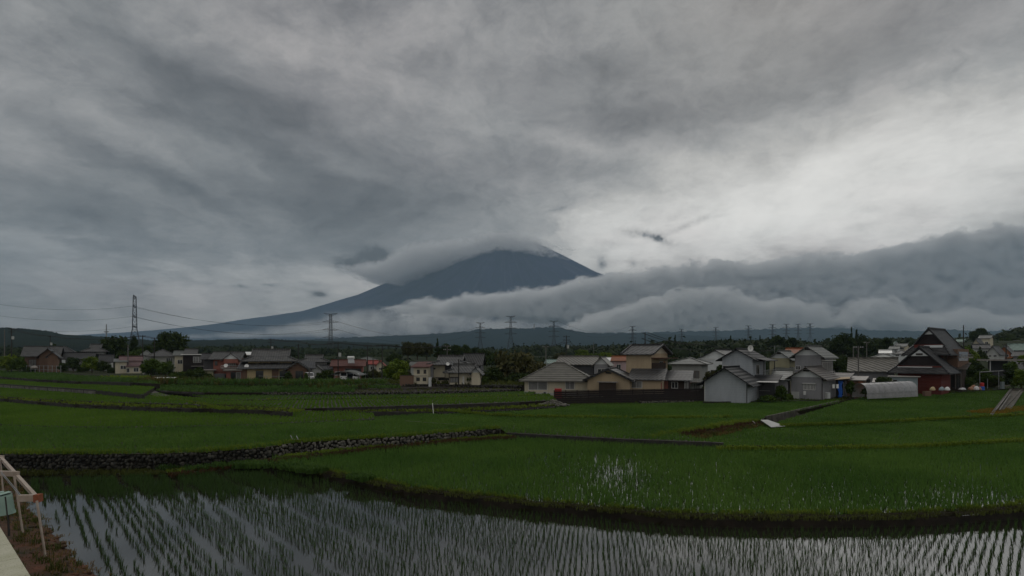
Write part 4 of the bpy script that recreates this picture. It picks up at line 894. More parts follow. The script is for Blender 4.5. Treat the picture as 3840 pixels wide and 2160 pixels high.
h = house('house', 3270, 1465, 100, 'long grey building with a pale corrugated roof between the grey house and the red house')
b_ = Blk(h, 3192, 3355, 1465, 1387, 100, 0, 8, 'greywall'); b_.roof('gx', 1345, 'metalroof', .7); b_.win('F', .16, .45, .25, .55, n=1, fm='darktrim')
h = house('house', 3315, 1360, 135, 'small house with a stepped pale roof vent showing above the corrugated roof'); b_ = Blk(h, 3270, 3356, 1400, 1342, 125, 0, 8, 'cream'); b_.roof('hip', 1327, 'tilepale', .6); b2 = Blk(h, 3305, 3335, 1335, 1323, 130, 0, 4, 'cream', down=1); b2.roof('gx', 1316, 'whiteroof', .6)

h = house('house', 3470, 1465, 95, 'tall dark red house with two stacked tiled gable roofs')
b_ = Blk(h, 3428, 3535, 1462, 1292, 98, 16, 9.5, 'darkred'); b_.roof('iriy', 1233, 'tiledark', 1.5, gable='blackwood', brk=.38, inset=1.6)
b_.box('wall_band', 'white', 'F', .35, 1.0, 0, .04, .93, .985); b_.box('wall_band', 'white', 'R', .02, .98, 0, .04, .93, .985)
b_.box('bay', 'brownwall', 'R', .3, 1.0, 0, 1.5, .50, .90); b_.win('R', .02, .26, .62, .86, n=3, fm='brownwall'); b_.rail('R', .3, 1.08, 2.0, .72, .78, 'gutter', 6)
for z0 in (.60,): MB().box(b_.o + b_.r * b_.w, b_.d_, -b_.r, (3.2, 8.8), (-1.56, -1.52), (b_.zb + .64 * (b_.ze - b_.zb), b_.zb + .84 * (b_.ze - b_.zb))).build('bay_window', M['glass'], h)
for (bb, dy, wd) in ((b_, 1.3, .30),):
    MB().tri([bb.P(bb.w * .33, dy - .9, bb.zr - 1.05), bb.P(bb.w * .67, dy - .9, bb.zr - 1.05), bb.P(bb.w * .5, dy - .9, bb.zr - .35)]).build('gable_panel', M['white'], h, False)
b2 = Blk(h, 3366, 3530, 1465, 1372, 93, 12, 7, 'darkred'); b2.roof('iriy', 1302, 'tiledark', 1.3, gable='blackwood', brk=.3, inset=1.4)
b2.box('wall_band', 'white', 'F', .0, .8, 0, .04, .82, .97)
MB().tri([b2.P(b2.w * .30, .3, b2.zr - 1.6), b2.P(b2.w * .70, .3, b2.zr - 1.6), b2.P(b2.w * .5, .3, b2.zr - .45)]).build('gable_panel', M['white'], h, False)
MB().box(b2.P(b2.w * .5, .26, 0), b2.r, b2.d_, (-.5, .5), (-.04, 0), (b2.zr - 1.45, b2.zr - 1.1)).build('vent', M['darktrim'], h)
b3 = Blk(h, 3542, 3608, 1458, 1384, 97, 6, 6, 'darkwood'); b3.roof('shed', 0, 'tilebrown', .7, zr=b3.ze + 1.2)
for k in range(4): b3.box('post', 'gutter', 'F', k * .31, k * .31 + .03, .0, .1, 0, 1)
for k in range(3): b3.win('F', k * .31 + .06, k * .31 + .28, .05, .7, n=2, fm='darktrim')
h = house('shed', 3390, 1445, 90, 'pale blue corrugated shed with a flat roof standing behind the plastic tunnel', cat='shed')
b_ = Blk(h, 3338, 3440, 1460, 1414, 90, 2, 3, 'bluegrey'); b_.roof('flat', 0, 'gutter', .4, th=.12); b_.win('F', .08, .26, .3, .75, n=2, fm='darktrim'); b2 = Blk(h, 3278, 3338, 1460, 1434, 89, 2, 3, 'bluegrey'); b2.roof('shed', 0, 'gutter', .3, zr=b2.ze + .6, th=.1)
# plastic tunnel
tn_ = empty('greenhouse_tunnel', W(3345, 1494, 83), 'semi transparent plastic tunnel greenhouse at the top edge of the right rice field', 'greenhouse')
A0, A1 = W(3252, 1496, 82), W(3442, 1487, 82); ax = (A1 - A0); Lh = ax.length; ax.normalize(); dp = Vector((-ax.y, ax.x, 0)).normalized(); hh, ww = 2.4, 3.6
pm = bpy.data.materials.new('plastic_film'); pm.use_nodes = True; t = NT(pm.node_tree); pb = t.n['Principled BSDF']; pb.inputs['Roughness'].default_value = .35; pb.inputs['Base Color'].default_value = (.30, .30, .31, 1)
tb = t.new('ShaderNodeBsdfTransparent'); mx = t.new('ShaderNodeMixShader', ins={0: t.mapr(t.noise(t.new('ShaderNodeTexCoord').outputs['Object'], 1.5, 4, .6), .3, .7, .62, .9)}); t.l.new(tb.outputs[0], mx.inputs[1]); t.l.new(pb.outputs[0], mx.inputs[2]); t.l.new(mx.outputs[0], t.n['Material Output'].inputs[0])
V = []; ns = 24; na = 14
for i in range(ns + 1):
    for j in range(na + 1):
        th_ = math.pi * j / na; q = A0 + ax * (Lh * i / ns) + dp * (ww / 2 - ww / 2 * math.cos(th_)) + UP * (hh * math.sin(th_) ** .55 * (1 - .02 * abs(math.sin(i * 1.57)))) + Vector((0, 0, .02 * math.sin(i * 3.1 + j)))
        V.append(tuple(q - tn_.location))
me = np_mesh('film', np.array(V), np.array([(i * (na + 1) + j, i * (na + 1) + j + 1, (i + 1) * (na + 1) + j + 1, (i + 1) * (na + 1) + j) for i in range(ns) for j in range(na)]), smooth=True); link('film', me, pm, tn_)
for i in range(0, 9):
    hp = MB(); pts = [A0 + ax * (Lh * i / 8) + dp * (ww / 2 - ww / 2 * 1.01 * math.cos(math.pi * j / 10)) + UP * (hh * 1.01 * math.sin(math.pi * j / 10) ** .55) for j in range(11)]
    for p, q in zip(pts, pts[1:]): hp.bar(p, q, .03)
    hp.build('hoop', M['steel'], tn_, False)
MB().bar(A0 + UP * .9 - dp * .03, A1 + UP * .9 - dp * .03, .06).build('rail', M['steel'], tn_)

# timber fence
fe = empty('timber_fence', W(2360, 1505, 76), 'long black weathered board fence in front of the beige houses', 'fence')
fp = [W(2079, 1520, 75), W(2650, 1503, 80)]; f0_, f1_ = fp; fd = (f1_ - f0_); fd.z = 0; FL = fd.length; fd.normalize(); fn = Vector((-fd.y, fd.x, 0))
zt0, zt1 = CZ - (1466 - HY) / F * 75, CZ - (1459 - HY) / F * 80
for k in range(8):
    mb = MB(); z0 = .55 + k * (zt0 - .6) / 8
    a0 = f0_ + Vector((0, 0, z0 - f0_.z)); a1 = f1_ + Vector((0, 0, z0 + .12 + (zt1 - zt0) * k / 8 - f1_.z))
    hk = (zt0 - .6) / 8 - .025
    mb.panel([a0 + UP * hk, a1 + UP * hk, a1 + UP * hk + fn * .04, a0 + UP * hk + fn * .04], hk).build('board', M['blackwood'], fe)
for k in range(15):
    p = f0_ + fd * (FL * k / 14); MB().box(Vector((p.x, p.y, 0)), fd, fn, (-.06, .06), (.05, .17), (.2, zt0 + .1 + (zt1 - zt0) * k / 14)).build('post', M['darkwood'], fe)
MB().bar(f0_ + Vector((0, 0, zt0 + .03 - f0_.z)), f1_ + Vector((0, 0, zt1 + .1 - f1_.z)), .2, .07).build('cap_rail', M['blackwood'], fe)
stone_wall('stone_footing', [W(2400, 1505, 76.5), W(2600, 1502, 79)], lambda p: .75, .3, .4, M['stone'], 'low pale stone footing under the right half of the timber fence', lambda p: .3)
wall('retaining_wall', [W(2640, 1507, 76.5), W(2960, 1503, 80), W(3075, 1499, 80)], .3, .5, DC, 'dark low wall under the white boarded building and the grey house')
stn = empty('stone_heap', G(2075, 1522, 1.2), 'heap of dark field stones at the left end of the timber fence', 'stone heap')
bm = bmesh.new(); random.seed(3)
for i in range(150):
    th_ = random.uniform(0, 6.28); r_ = random.random() ** .7; q = Vector((r_ * math.cos(th_) * 2.2, r_ * math.sin(th_) * 1.0, (1 - r_) * .9 * random.random() + .1))
    g = bmesh.ops.create_icosphere(bm, subdivisions=1, radius=random.uniform(.12, .24)); 
    for v in g['verts']: v.co = Vector((v.co.x * random.uniform(.8, 1.2), v.co.y, v.co.z * .8)) + q
me = bpy.data.meshes.new('stones'); bm.to_mesh(me); bm.free(); link('stones', me, M['stone'], stn)
# white marker post, pipes, boards
a = empty('marker_post', G(1626, 1556, 1.05), 'leaning white marker post at the end of the black wall', 'post'); MB().tube(G(1626, 1556, 1.05), G(1626, 1556, 1.05) + Vector((-.13, 0, 1.35)), .05, .045).build('shaft', M['plastic'], a); MB().tube(G(1626, 1556, 1.05) + Vector((-.13, 0, 1.35)), G(1626, 1556, 1.05) + Vector((-.135, 0, 1.42)), .06, .03).build('tip', M['plastic'], a)
MB().box(G(1632, 1552, 1.1), Vector((1, 0, 0)), Vector((0, 1, 0)), (0, .35), (0, .1), (1.25, 1.35)).build('crossbar', M['plastic'], a)
o = MB().tube(G(1520, 1582, 1.32) + UP * .1, G(1722, 1596, 1.3) + UP * .1, .02).build('water_pipe', M['gutter']); tag(o, 'thin pale pipe lying slanting across the middle rice field', 'pipe')
bd = MB().panel([G(2852, 1574, 1.12), G(2880, 1574, 1.1), G(2945, 1597, .78), G(2892, 1601, .78)], .06).build('board_sheet', M['dirtywhite']); tag(bd, 'weathered pale boards lying over the corner of the right rice field', 'board')
sp_ = MB().bar(G(2822, 1583, .95) + UP * .1, G(2845, 1604, .5) + UP * .1, .08).build('stick', M['gutter']); tag(sp_, 'pale stick leaning on the brown grassy bank', 'stick')
o = MB().tube(G(2698, 1664, .72), G(2703, 1677, .5), .16, .2, 12).build('drain_pipe', M['dirtywhite']); tag(o, 'pale round pipe end at the tip of the dark concrete wall', 'pipe')
ld = empty('ladder', G(1085, 1664, .6), 'small metal ladder leaning against the dry stone wall', 'ladder')
lp = [G(1095, 1694, .55), G(1108, 1694, .55)]
for k, p in enumerate((G(1116, 1690, .6), G(1138, 1692, .6))): MB().bar(p, p + Vector((-.75, .45, 1.15)), .045).build('rail', M['steel'], ld)
pa, pb_ = G(1116, 1690, .6), G(1138, 1692, .6)
for k in (.25, .5, .75): MB().bar(pa + Vector((-.75, .45, 1.15)) * k, pb_ + Vector((-.75, .45, 1.15)) * k, .04).build('rung', M['steel'], ld)
# ------------------------------------------------------------------ houses on the left
def dish(par, p, r=.35):
    mb = MB(); n = 12; d = Vector((.25, -.9, .35)).normalized(); x = d.cross(UP).normalized(); y = x.cross(d)
    pts = [p + (x * math.cos(6.283 * i / n) + y * math.sin(6.283 * i / n)) * r + d * .08 for i in range(n)]
    for i in range(n): mb.tri([p, pts[i], pts[(i + 1) % n]])
    o = mb.build('satellite_dish', M['plastic'], par, False); MB().bar(p, p + Vector((0, .3, -.5)), .05).build('arm', M['steel'], o)
h = house('house', 150, 1386, 160, 'brown wooden house with two gable peaks under a grey tiled roof on the far left')
b_ = Blk(h, 92, 215, 1388, 1331, 160, 8, 9, 'brownwall'); b_.roof('gx', 1301, 'tile', .9, gable='brownwall')
b_.win('F', .12, .35, .2, .7, n=3, gm='curtain', fm='darktrim'); b_.win('F', .78, .92, .0, .72, n=2, gm='curtain'); b_.win('F', .45, .62, .1, .7, n=2, fm='darktrim')
b2 = Blk(h, 146, 214, 1388, 1334, 156, 8, 5, 'brownwall'); b2.roof('gy', 1308, 'tile', .8); b3 = Blk(h, 178, 216, 1388, 1335, 153, 8, 3, 'brownwall'); b3.roof('gy', 1320, 'tile', .5)
h = house('house', 245, 1380, 185, 'house with a dark grey pyramid roof behind the brown wooden house'); b_ = Blk(h, 205, 272, 1375, 1319, 185, 5, 9, 'white'); b_.roof('hip', 1298, 'tiledark', .9); b_.win('F', .22, .6, .45, .8, n=2)
h = house('house', 340, 1385, 170, 'grey house with stacked pale tiled roofs behind the bright green garden tree')
b_ = Blk(h, 318, 392, 1375, 1314, 175, 6, 9, 'dirtywhite'); b_.roof('iri', 1292, 'tile', 1.1, gable='white'); b_.win('F', .1, .9, .4, .8, n=5)
b2 = Blk(h, 245, 345, 1390, 1343, 168, 6, 7, 'greywall'); b2.roof('gx', 1324, 'tiledark', .8); b4 = Blk(h, 376, 415, 1390, 1355, 168, 6, 7, 'dirtywhite'); b4.roof('gx', 1332, 'tiledark', .7); b4.win('F', .1, .8, .1, .5, n=2)
h = house('house', 480, 1397, 140, 'low cream house with a pinkish brown stepped roof on the left')
b_ = Blk(h, 432, 474, 1397, 1356, 140, 0, 8, 'cream'); b_.roof('shed', 0, 'tilepale', .4, zr=b_.ze + .8); b_.win('F', .45, .98, .3, .65, n=2)
b2 = Blk(h, 475, 531, 1397, 1373, 141, 0, 8, 'cream'); b2.roof('shed', 0, 'pinkroof', .4, zr=b2.ze + .7); b3 = Blk(h, 452, 530, 1372, 1352, 144, 0, 6, 'pinkwall', down=.1); b3.roof('gx', 1338, 'pinkroof', .4); b2.win('F', .45, .8, .1, .75, n=2); b2.win('F', .0, .2, .0, .7, n=1)
o = MB().box(W(535, 1408, 134), Vector((1, 0, 0)), Vector((0, 1, 0)), (0, 1.2), (0, 1), (CZ - 68 / F * 134, CZ - 50 / F * 134)).build('storage_box', M['plastic']); tag(o, 'small white storage cabinet right of the low cream house', 'cabinet')
h = house('house', 600, 1385, 150, 'cream two storey house with a spreading grey hip roof behind the round dark tree')
b_ = Blk(h, 560, 652, 1390, 1333, 150, 4, 9, 'dirtywhite'); b_.roof('hip', 1311, 'tile', .9); b_.win('F', .68, .95, .5, .85, n=3); b2 = Blk(h, 655, 690, 1385, 1332, 148, 4, 7, 'cream'); b2.roof('gx', 1318, 'tilepale', .5); b2.win('F', .3, .85, .38, .68, n=2); b3 = Blk(h, 535, 560, 1380, 1330, 155, 4, 6, 'dirtywhite'); b3.roof('hip', 1315, 'tilepale', .6)
h = house('house', 725, 1390, 142, 'black box shaped building with a flat pale roof edge and a balcony')
b_ = Blk(h, 686, 762, 1395, 1331, 142, 4, 7, 'blackwood'); b_.roof('flat', 0, 'whiteroof', .5, th=.25); b_.win('F', .5, .9, .55, .9, n=3, gm='curtain'); b_.rail('F', .42, 1.08, 1.2, .36, .6, 'darktrim', 10)
b2 = Blk(h, 695, 735, 1331, 1326, 150, 4, 6, 'darkgrey', down=2); b2.roof('gx', 1311, 'tile', .4)
h = house('house', 830, 1420, 122, 'red walled two storey house with a white gable above an open garage')
b_ = Blk(h, 800, 893, 1420, 1344, 124, 10, 9, 'red'); b_.roof('gx', 1322, 'tile', .9, gable='white', gw=1)
b_.win('F', .05, .17, .65, .87, n=2, fm='darktrim'); b_.win('F', .58, .90, .62, .90, n=4, gm='curtain', sill=True)
b5 = Blk(h, 838, 893, 1362, 1346, 122, 10, 2, 'red', down=0); b5.roof('gy', 1326, 'tile', .5, gable='white', ovg=.3)
b2 = Blk(h, 848, 932, 1422, 1391, 119, 3, 6, 'red'); b2.roof('flat', 0, 'gutter', .6, th=.35); b2.win('F', .2, .43, .0, .85, n=1, gm='glass', fm='darktrim', name='garage_opening'); b2.win('F', .44, .66, .0, .85, n=1, gm='curtain', name='shutter'); b2.box('door', 'plastic', 'F', .78, .92, 0, .06, 0, .72)
b_.rail('F', .35, 1.05, 1.5, .52, .66, 'trim', 12)
dish(h, W(847, 1371, 117.5), .45)
b3 = Blk(h, 765, 800, 1420, 1345, 126, 3, 7, 'darkgrey'); b3.roof('gx', 1328, 'tiledark', .7); b4 = Blk(h, 768, 800, 1420, 1389, 120, 3, 3, 'olive'); b4.roof('flat', 0, 'gutter', .5, th=.2)
MB().box(W(800, 1420, 118), Vector((1, 0, 0)), Vector((0, 1, 0)), (.2, 2.6), (0, 2), (2.9, 4.2)).build('stored_goods', M['darkgrey'], h)
h = house('house', 910, 1380, 150, 'dark building with a thin bright roof edge between the red house and the yellow house'); b_ = Blk(h, 884, 942, 1380, 1330, 145, 2, 8, 'darkgrey'); b_.roof('shed', 0, 'whiteroof', .6, zr=b_.ze + .9)
h = house('house', 1030, 1422, 117, 'large yellow plastered two storey house with a broad grey tiled roof in the left village')
b_ = Blk(h, 930, 1094, 1422, 1345, 119, 4, 10, 'yellow'); b_.roof('iri', 1312, 'tile', 1.5, gable='darkgrey', brk=.4)
for u0, u1, z0, z1 in ((.05, .12, .62, .76), (.18, .25, .62, .76), (.34, .46, .50, .8), (.50, .72, .48, .82), (.80, .94, .56, .78)): b_.win('F', u0, u1, z0, z1, n=2, fm='darktrim')
b_.rail('F', .46, .78, 1.1, .40, .5, 'darktrim', 10, 'yellow'); b_.pipe('F', .28, 'darktrim')
b2 = Blk(h, 908, 1166, 1422, 1381, 115, 3, 6, 'yellow'); b2.roof('shed', 0, 'tiledark', 1.0, zr=b2.ze + 1.5)
for u0, u1, z1 in ((.19, .30, .8), (.53, .66, .75), (.88, .95, .8)): b2.win('F', u0, u1, .0, z1, n=2, fm='darktrim')
for u0, u1 in ((.0, .07), (.42, .52), (.70, .86)): b2.box('dark_panel', 'brownwall', 'F', u0, u1, 0, .04, 0, .9)
b3 = Blk(h, 1078, 1152, 1422, 1383, 113, 3, 3, 'brownwall'); b3.roof('gy', 1359, 'tile', .9, gable='brownwall', cap='verge', ovg=.7); b3.win('F', .4, .8, 0, .8, n=3, fm='darktrim')
dish(h, W(925, 1373, 113.5), .45)
MB().bar(W(970, 1410, 111), W(1075, 1412, 111), .07).bar(W(1000, 1425, 111), W(1000, 1409, 111), .07).bar(W(1045, 1425, 111), W(1045, 1409, 111), .07).build('laundry_rail', M['steel'], h)
h = house('house', 1180, 1415, 130, 'white and grey house with stacked tiled gable roofs right of the yellow house')
b_ = Blk(h, 1128, 1222, 1410, 1353, 132, 4, 8, 'dirtywhite'); b_.roof('iri', 1332, 'tile', 1.0, gable='white'); b_.win('F', .05, .25, .5, .75, n=2); b_.win('F', .4, .55, .55, .78, n=2); b_.win('F', .62, .95, .5, .78, n=5)
b2 = Blk(h, 1155, 1240, 1418, 1384, 126, 4, 6, 'cream'); b2.roof('gx', 1371, 'tiledark', .8); b3 = Blk(h, 1168, 1206, 1420, 1386, 122, 4, 4, 'white'); b3.roof('gy', 1370, 'tile', .6)
h = house('house', 1300, 1425, 125, 'rusty red house with a dark roof, an orange balcony and a solar heater on top')
b_ = Blk(h, 1250, 1360, 1425, 1371, 125, 3, 9, 'red'); b_.roof('gx', 1352, 'brownroof', .8); b_.win('F', .05, .22, .32, .6, n=2, gm='curtain'); b_.win('F', .4, .95, .35, .8, n=4, fm='darktrim'); b_.box('balcony', 'red', 'F', .38, 1.0, .0, 1.3, .12, .42)
so_ = MB().panel([W(1306, 1361, 122), W(1330, 1361, 122), W(1327, 1345, 126), W(1304, 1345, 126)], .12).build('solar_heater', M['steel'], h); MB().tube(W(1304, 1341, 126), W(1328, 1341, 126), .35).build('tank', M['plastic'], so_)
cpt = house('carport', 1300, 1425, 112, 'curved translucent carport roof on thin posts in front of the rusty red house', cat='carport')
V = []; 
for i in range(13):
    for (Yc, dz) in ((110, 0), (115.5, .15)):
        q = W(1238 + i * 9.6, 1408, 110); s = i / 12; q = Vector((q.x, Yc, CZ - (1408 - HY) / F * 110 + .9 * math.sin(math.pi * min(1, s * 1.15)) ** .8 + dz)); V.append(tuple(q - cpt.location))
me = np_mesh('roof', np.array(V), np.array([(i * 2, i * 2 + 2, i * 2 + 3, i * 2 + 1) for i in range(12)])); o = link('roof', me, M['tilepale'], cpt); sm = o.modifiers.new('t', 'SOLIDIFY'); sm.thickness = .06
for px_ in (1254, 1300, 1346):
    for Yc in (110.3, 115): MB().bar(Vector(((px_ - 1920) / F * 110, Yc, 2.9)), Vector(((px_ - 1920) / F * 110, Yc, 4.5)), .1).build('post', M['steel'], cpt)
def car(px, Y, zb, L, Hc, paint, label, rot=0., van=False, group=None):
    root = empty('parked_car', Vector(((px - 1920) / F * Y, Y, zb)), label, 'car', group); c, s = math.cos(math.radians(rot)), math.sin(math.radians(rot)); r = Vector((c, s, 0)); d = Vector((-s, c, 0)); Wd = 1.5
    def prism(name, prof_, y0, y1, m, par):
        mb = MB(); n = len(prof_)
        for y in (y0, y1):
            for (x, z) in prof_: q = root.location + r * x + d * y + UP * z; mb.v.append(tuple(q))
        mb.f = [tuple(range(n)), tuple(range(2 * n - 1, n - 1, -1))] + [(i, i + n, (i + 1) % n + n, (i + 1) % n) for i in range(n)]
        return mb.build(name, m, par)
    h_ = L / 2; bz_ = .28
    body = [(-h_, bz_), (h_, bz_), (h_, .75), (h_ * .95, .9), (h_ * .45, 1.0), (-h_ * .9, 1.0), (-h_, .85)] if not van else [(-h_, bz_), (h_, bz_), (h_, .85), (h_ * .92, 1.0), (-h_, 1.05)]
    cabn = [(-h_ * .85, .99), (h_ * .48, .99), (h_ * .18, Hc - .05), (-h_ * .1, Hc), (-h_ * .72, Hc - .04)] if not van else [(-h_ * .97, 1.0), (h_ * .88, 1.0), (h_ * .62, Hc - .05), (h_ * .4, Hc), (-h_ * .95, Hc)]
    prism('body', body, -Wd / 2, Wd / 2, paint, root); cb = prism('cabin', cabn, -Wd / 2 + .08, Wd / 2 - .08, paint, root)
    k = [(x * .9, 1.05 + (z - 1.0) * .8) for x, z in cabn]
    prism('side_window', k, -Wd / 2 + .065, -Wd / 2 + .079, M['glass'], root); 
    a_, b2_ = cabn[1], cabn[2]; MB().panel([root.location + r * (a_[0] + .02) + d * (-.6) + UP * (a_[1] + .06), root.location + r * (a_[0] + .02) + d * .6 + UP * (a_[1] + .06), root.location + r * (b2_[0] + .02) + d * .55 + UP * (b2_[1] - .03), root.location + r * (b2_[0] + .02) + d * -.55 + UP * (b2_[1] - .03)], .02).build('windscreen', M['glass'], root)
    for x in (-h_ * .62, h_ * .62):
        for y in (-Wd / 2, Wd / 2 - .18):
            q = root.location + r * x + d * y + UP * .3; wh = MB().tube(q, q + d * .18, .3, .3, 14).build('wheel', M['tyre'], root); MB().tube(q - d * .01, q + d * .02, .17, .17, 10).build('rim', M['steel'], wh)
    for y in (-Wd / 2 + .12, Wd / 2 - .38): MB().box(root.location + UP * 0, r, d, (h_ - .02, h_ + .02), (y, y + .26), (root.location.z + .62, root.location.z + .76)).build('headlight', M['glass'], root)
    return root
M['tyre'] = mat('tyre_rubber', (.02, .02, .02), rough=.9); M['whitecar'] = mat('white_car_paint', (.6, .6, .6), rough=.25, spec=.6, var=.03); M['darkcar'] = mat('dark_car_paint', (.03, .035, .05), rough=.2, spec=.6); M['silver'] = mat('silver_car_paint', (.35, .36, .37), rough=.3, metal=.4)
car(1288, 112, 2.95, 3.4, 1.75, M['whitecar'], 'white box shaped small van under the left half of the carport', -70, True)
car(1315, 113, 2.95, 3.6, 1.45, M['darkcar'], 'dark car in the shade between the two white cars of the carport', -75)
car(1336, 112, 2.95, 3.6, 1.5, M['whitecar'], 'low white car under the right half of the carport', -72)
car(1160, 111, 2.95, 3.3, 1.8, M['whitecar'], 'white light van with a dark windscreen parked right of the yellow house porch', -60, True)
h = house('house', 1405, 1390, 170, 'small white house with a bright red roof far behind the utility poles'); b_ = Blk(h, 1383, 1412, 1395, 1365, 165, 3, 7, 'dirtywhite'); b_.roof('gx', 1354, 'redroof', .5); b_.win('F', .2, .7, .3, .7); b2 = Blk(h, 1412, 1440, 1395, 1368, 160, 3, 7, 'cream'); b2.roof('gy', 1355, 'redroof', .5); b2.win('F', .3, .7, .3, .6)
h = house('house', 1390, 1370, 230, 'grey roofed house high behind the red roofed one'); b_ = Blk(h, 1345, 1410, 1375, 1349, 230, 3, 9, 'dirtywhite'); b_.roof('hip', 1337, 'tilepale', .8); b_.win('F', .2, .7, .2, .7, n=3)

# ---- middle
h = house('house', 1680, 1437, 97, 'cream two storey house with layered tiled hip and gable roofs in the middle')
b_ = Blk(h, 1625, 1745, 1440, 1362, 101, 6, 9, 'cream'); b_.roof('iri', 1336, 'tile', 1.2, gable='white', brk=.42); b_.win('F', .0, .07, .70, .78, n=2, fm='darktrim'); b_.box('recess_shade_panel', 'darkgrey', 'F', .38, .9, 0, .05, .62, .92); b_.pipe('F', .36); b_.win('F', .15, .5, .18, .30, n=4, fm='darktrim')  # flat dark panel paints the shade of an upper recess
b_.box('window_hood', 'darktrim', 'F', .07, .36, 0, .6, .31, .33)
b2 = Blk(h, 1684, 1785, 1440, 1392, 96, 6, 7, 'cream'); b2.roof('iri', 1368, 'tile', 1.0, gable='white', brk=.42); b2.win('F', .04, .34, .12, .52, n=3, gm='curtain', fm='darktrim', sill=True); b2.box('door', 'trim', 'F', .5, .56, 0, .04, 0, .6); b2.pipe('F', .0)
b3 = Blk(h, 1768, 1800, 1440, 1397, 94, 6, 4, 'cream'); b3.roof('gy', 1380, 'tile', .5, gable='white')
dish(h, W(1679, 1365, 99.5), .35)
b4 = Blk(h, 1738, 1802, 1430, 1367, 118, 6, 9, 'darkgrey'); b4.roof('gx', 1345, 'tiledark', .6, zr=b4.ze + 2.4)
h = house('house', 1580, 1438, 98, 'narrow cream two storey annex with a dark red roof and four small windows')
b_ = Blk(h, 1551, 1603, 1438, 1375, 97, 12, 6, 'cream'); b_.roof('shed', 0, 'brownroof', .5, zr=b_.ze + .9)
for u in (.25, .72):
    b_.win('F', u, u + .2, .58, .82, n=2, fm='darktrim'); b_.win('F', u - .06, u + .2, .14, .36, n=2, fm='darktrim')
b_.box('floor_band', 'gutter', 'F', -.02, 1.02, 0, .1, .44, .47); b2 = Blk(h, 1606, 1624, 1438, 1370, 100, 6, 4, 'greywall'); b2.roof('flat', 0, 'tiledark', .2)
o = house('block_wall', 1525, 1437, 96, 'dull brown block wall standing left of the narrow cream annex', cat='wall'); q = Blk(o, 1499, 1551, 1438, 1408, 96, 3, .3, 'brownwall', name='panel'); q.box('coping', 'darktrim', 'F', -.01, 1.01, -.35, .06, .99, 1.03)
o = house('block_wall', 1612, 1438, 96, 'short pale pierced screen wall beside the cream annex', cat='wall'); q = Blk(o, 1607, 1618, 1437, 1415, 95.5, 3, .15, 'white', name='panel'); q.box('coping', 'trim', 'F', -.05, 1.05, -.2, .05, .99, 1.03)
for (x0, x1, ye, yr, Y, mt, rm, lb) in ((2047, 2083, 1362, 1350, 190, 'white', 'greenroof', 'little white house with a pale green roof behind the chestnut tree'), (1540, 1620, 1372, 1358, 135, 'dirtywhite', 'tilepale', 'low grey roofed house peeping over the narrow cream annex'),
        (2270, 2300, 1352, 1343, 165, 'pinkwall', 'whiteroof', 'pinkish house with a pale roof between the ribbed roof and the tall beige house'), (2296, 2350, 1352, 1337, 155, 'pinkwall', 'orangeroof', 'pink gabled house just left of the tall beige house'), (2655, 2700, 1352, 1340, 200, 'dirtywhite', 'tiledark', 'small dark roofed house behind the white gables')):
    h = house('house', x0, 1390, Y, lb); q = Blk(h, x0, x1, 1400, ye, Y, 4, 7, mt); q.roof('gx', yr, rm, .5); q.win('F', .3, .6, .3, .7)
# ---- hillside houses on the right
k = 0
for (x0, x1, yb, ye, yr, Y, mt, rm, tp_, lb) in (
    (3336, 3368, 1330, 1308, 1299, 230, 'white', 'tilepale', 'gx', 'small grey roofed house at the left edge of the hillside cluster'), (3352, 3372, 1305, 1290, 1281, 260, 'white', 'greenroof', 'gy', 'small house with a pale green gable highest in the left hillside cluster'),
    (3366, 3395, 1322, 1299, 1289, 240, 'cream', 'tilepale', 'gx', 'square cream house in the upper middle of the left hillside cluster'), (3350, 3402, 1345, 1326, 1313, 215, 'white', 'tile', 'hip', 'white house with a wide grey roof lowest in the left hillside cluster'), (3395, 3415, 1330, 1318, 1306, 240, 'dirtywhite', 'tilepale', 'gx', 'pale house close to the tall dark red house roof'),
    (3648, 3672, 1330, 1288, 1273, 205, 'cream', 'tile', 'gy', 'cream gabled wing left of the tall cream house on the right hillside'), (3672, 3712, 1330, 1268, 1258, 215, 'cream', 'tilepale', 'gx', 'tall cream house topmost on the right hillside'), (3655, 3712, 1345, 1306, 1292, 190, 'dirtywhite', 'tiledark', 'gx', 'dark roofed house stepping down in front of the tall cream house'),
    (3700, 3745, 1352, 1324, 1300, 165, 'dirtywhite', 'tile', 'gy', 'pale gabled house in the lower right hillside group'), (3742, 3790, 1352, 1322, 1300, 170, 'orangewall', 'tile', 'gy', 'house with a small orange gable on the right hillside'), (3790, 3850, 1345, 1315, 1291, 180, 'cream', 'greenroof', 'gx', 'house with a broad pale green roof at the right edge'),
    (3782, 3815, 1295, 1287, 1277, 300, 'white', 'tilepale', 'gx', 'small pale roofed house high at the right edge'), (3790, 3825, 1280, 1274, 1267, 340, 'white', 'tile', 'gy', 'distant white house just under the wooded ridge at the right'), (3825, 3860, 1286, 1280, 1270, 330, 'dirtywhite', 'tilepale', 'gx', 'distant grey roofed house at the very right edge'), (3585, 3612, 1290, 1281, 1273, 320, 'white', 'greenroof', 'gx', 'tiny pale roofed house right of the dark red house roof'),
    (3800, 3870, 1372, 1335, 1318, 140, 'greywall', 'tiledark', 'gx', 'house with a wide dark roof behind the garden trees at the right edge')):
    h = house('house', x0, yb, Y, lb, 'houses on the right hillside'); q = Blk(h, x0, x1, yb, ye, Y, (8, -6, 12)[k % 3], 6 + (x1 - x0) * Y / F * .35, mt, down=4); k += 1
    q.roof(tp_, yr, rm, .5, zr=CZ - (yr - HY) / F * (Y + 2)); q.win('F', .15, .42, .45, .78, n=2, gm='glass'); q.win('F', .55, .85, .45, .78, n=2)
    if yb - ye > 35: q.win('F', .2, .8, .1, .3, n=3)
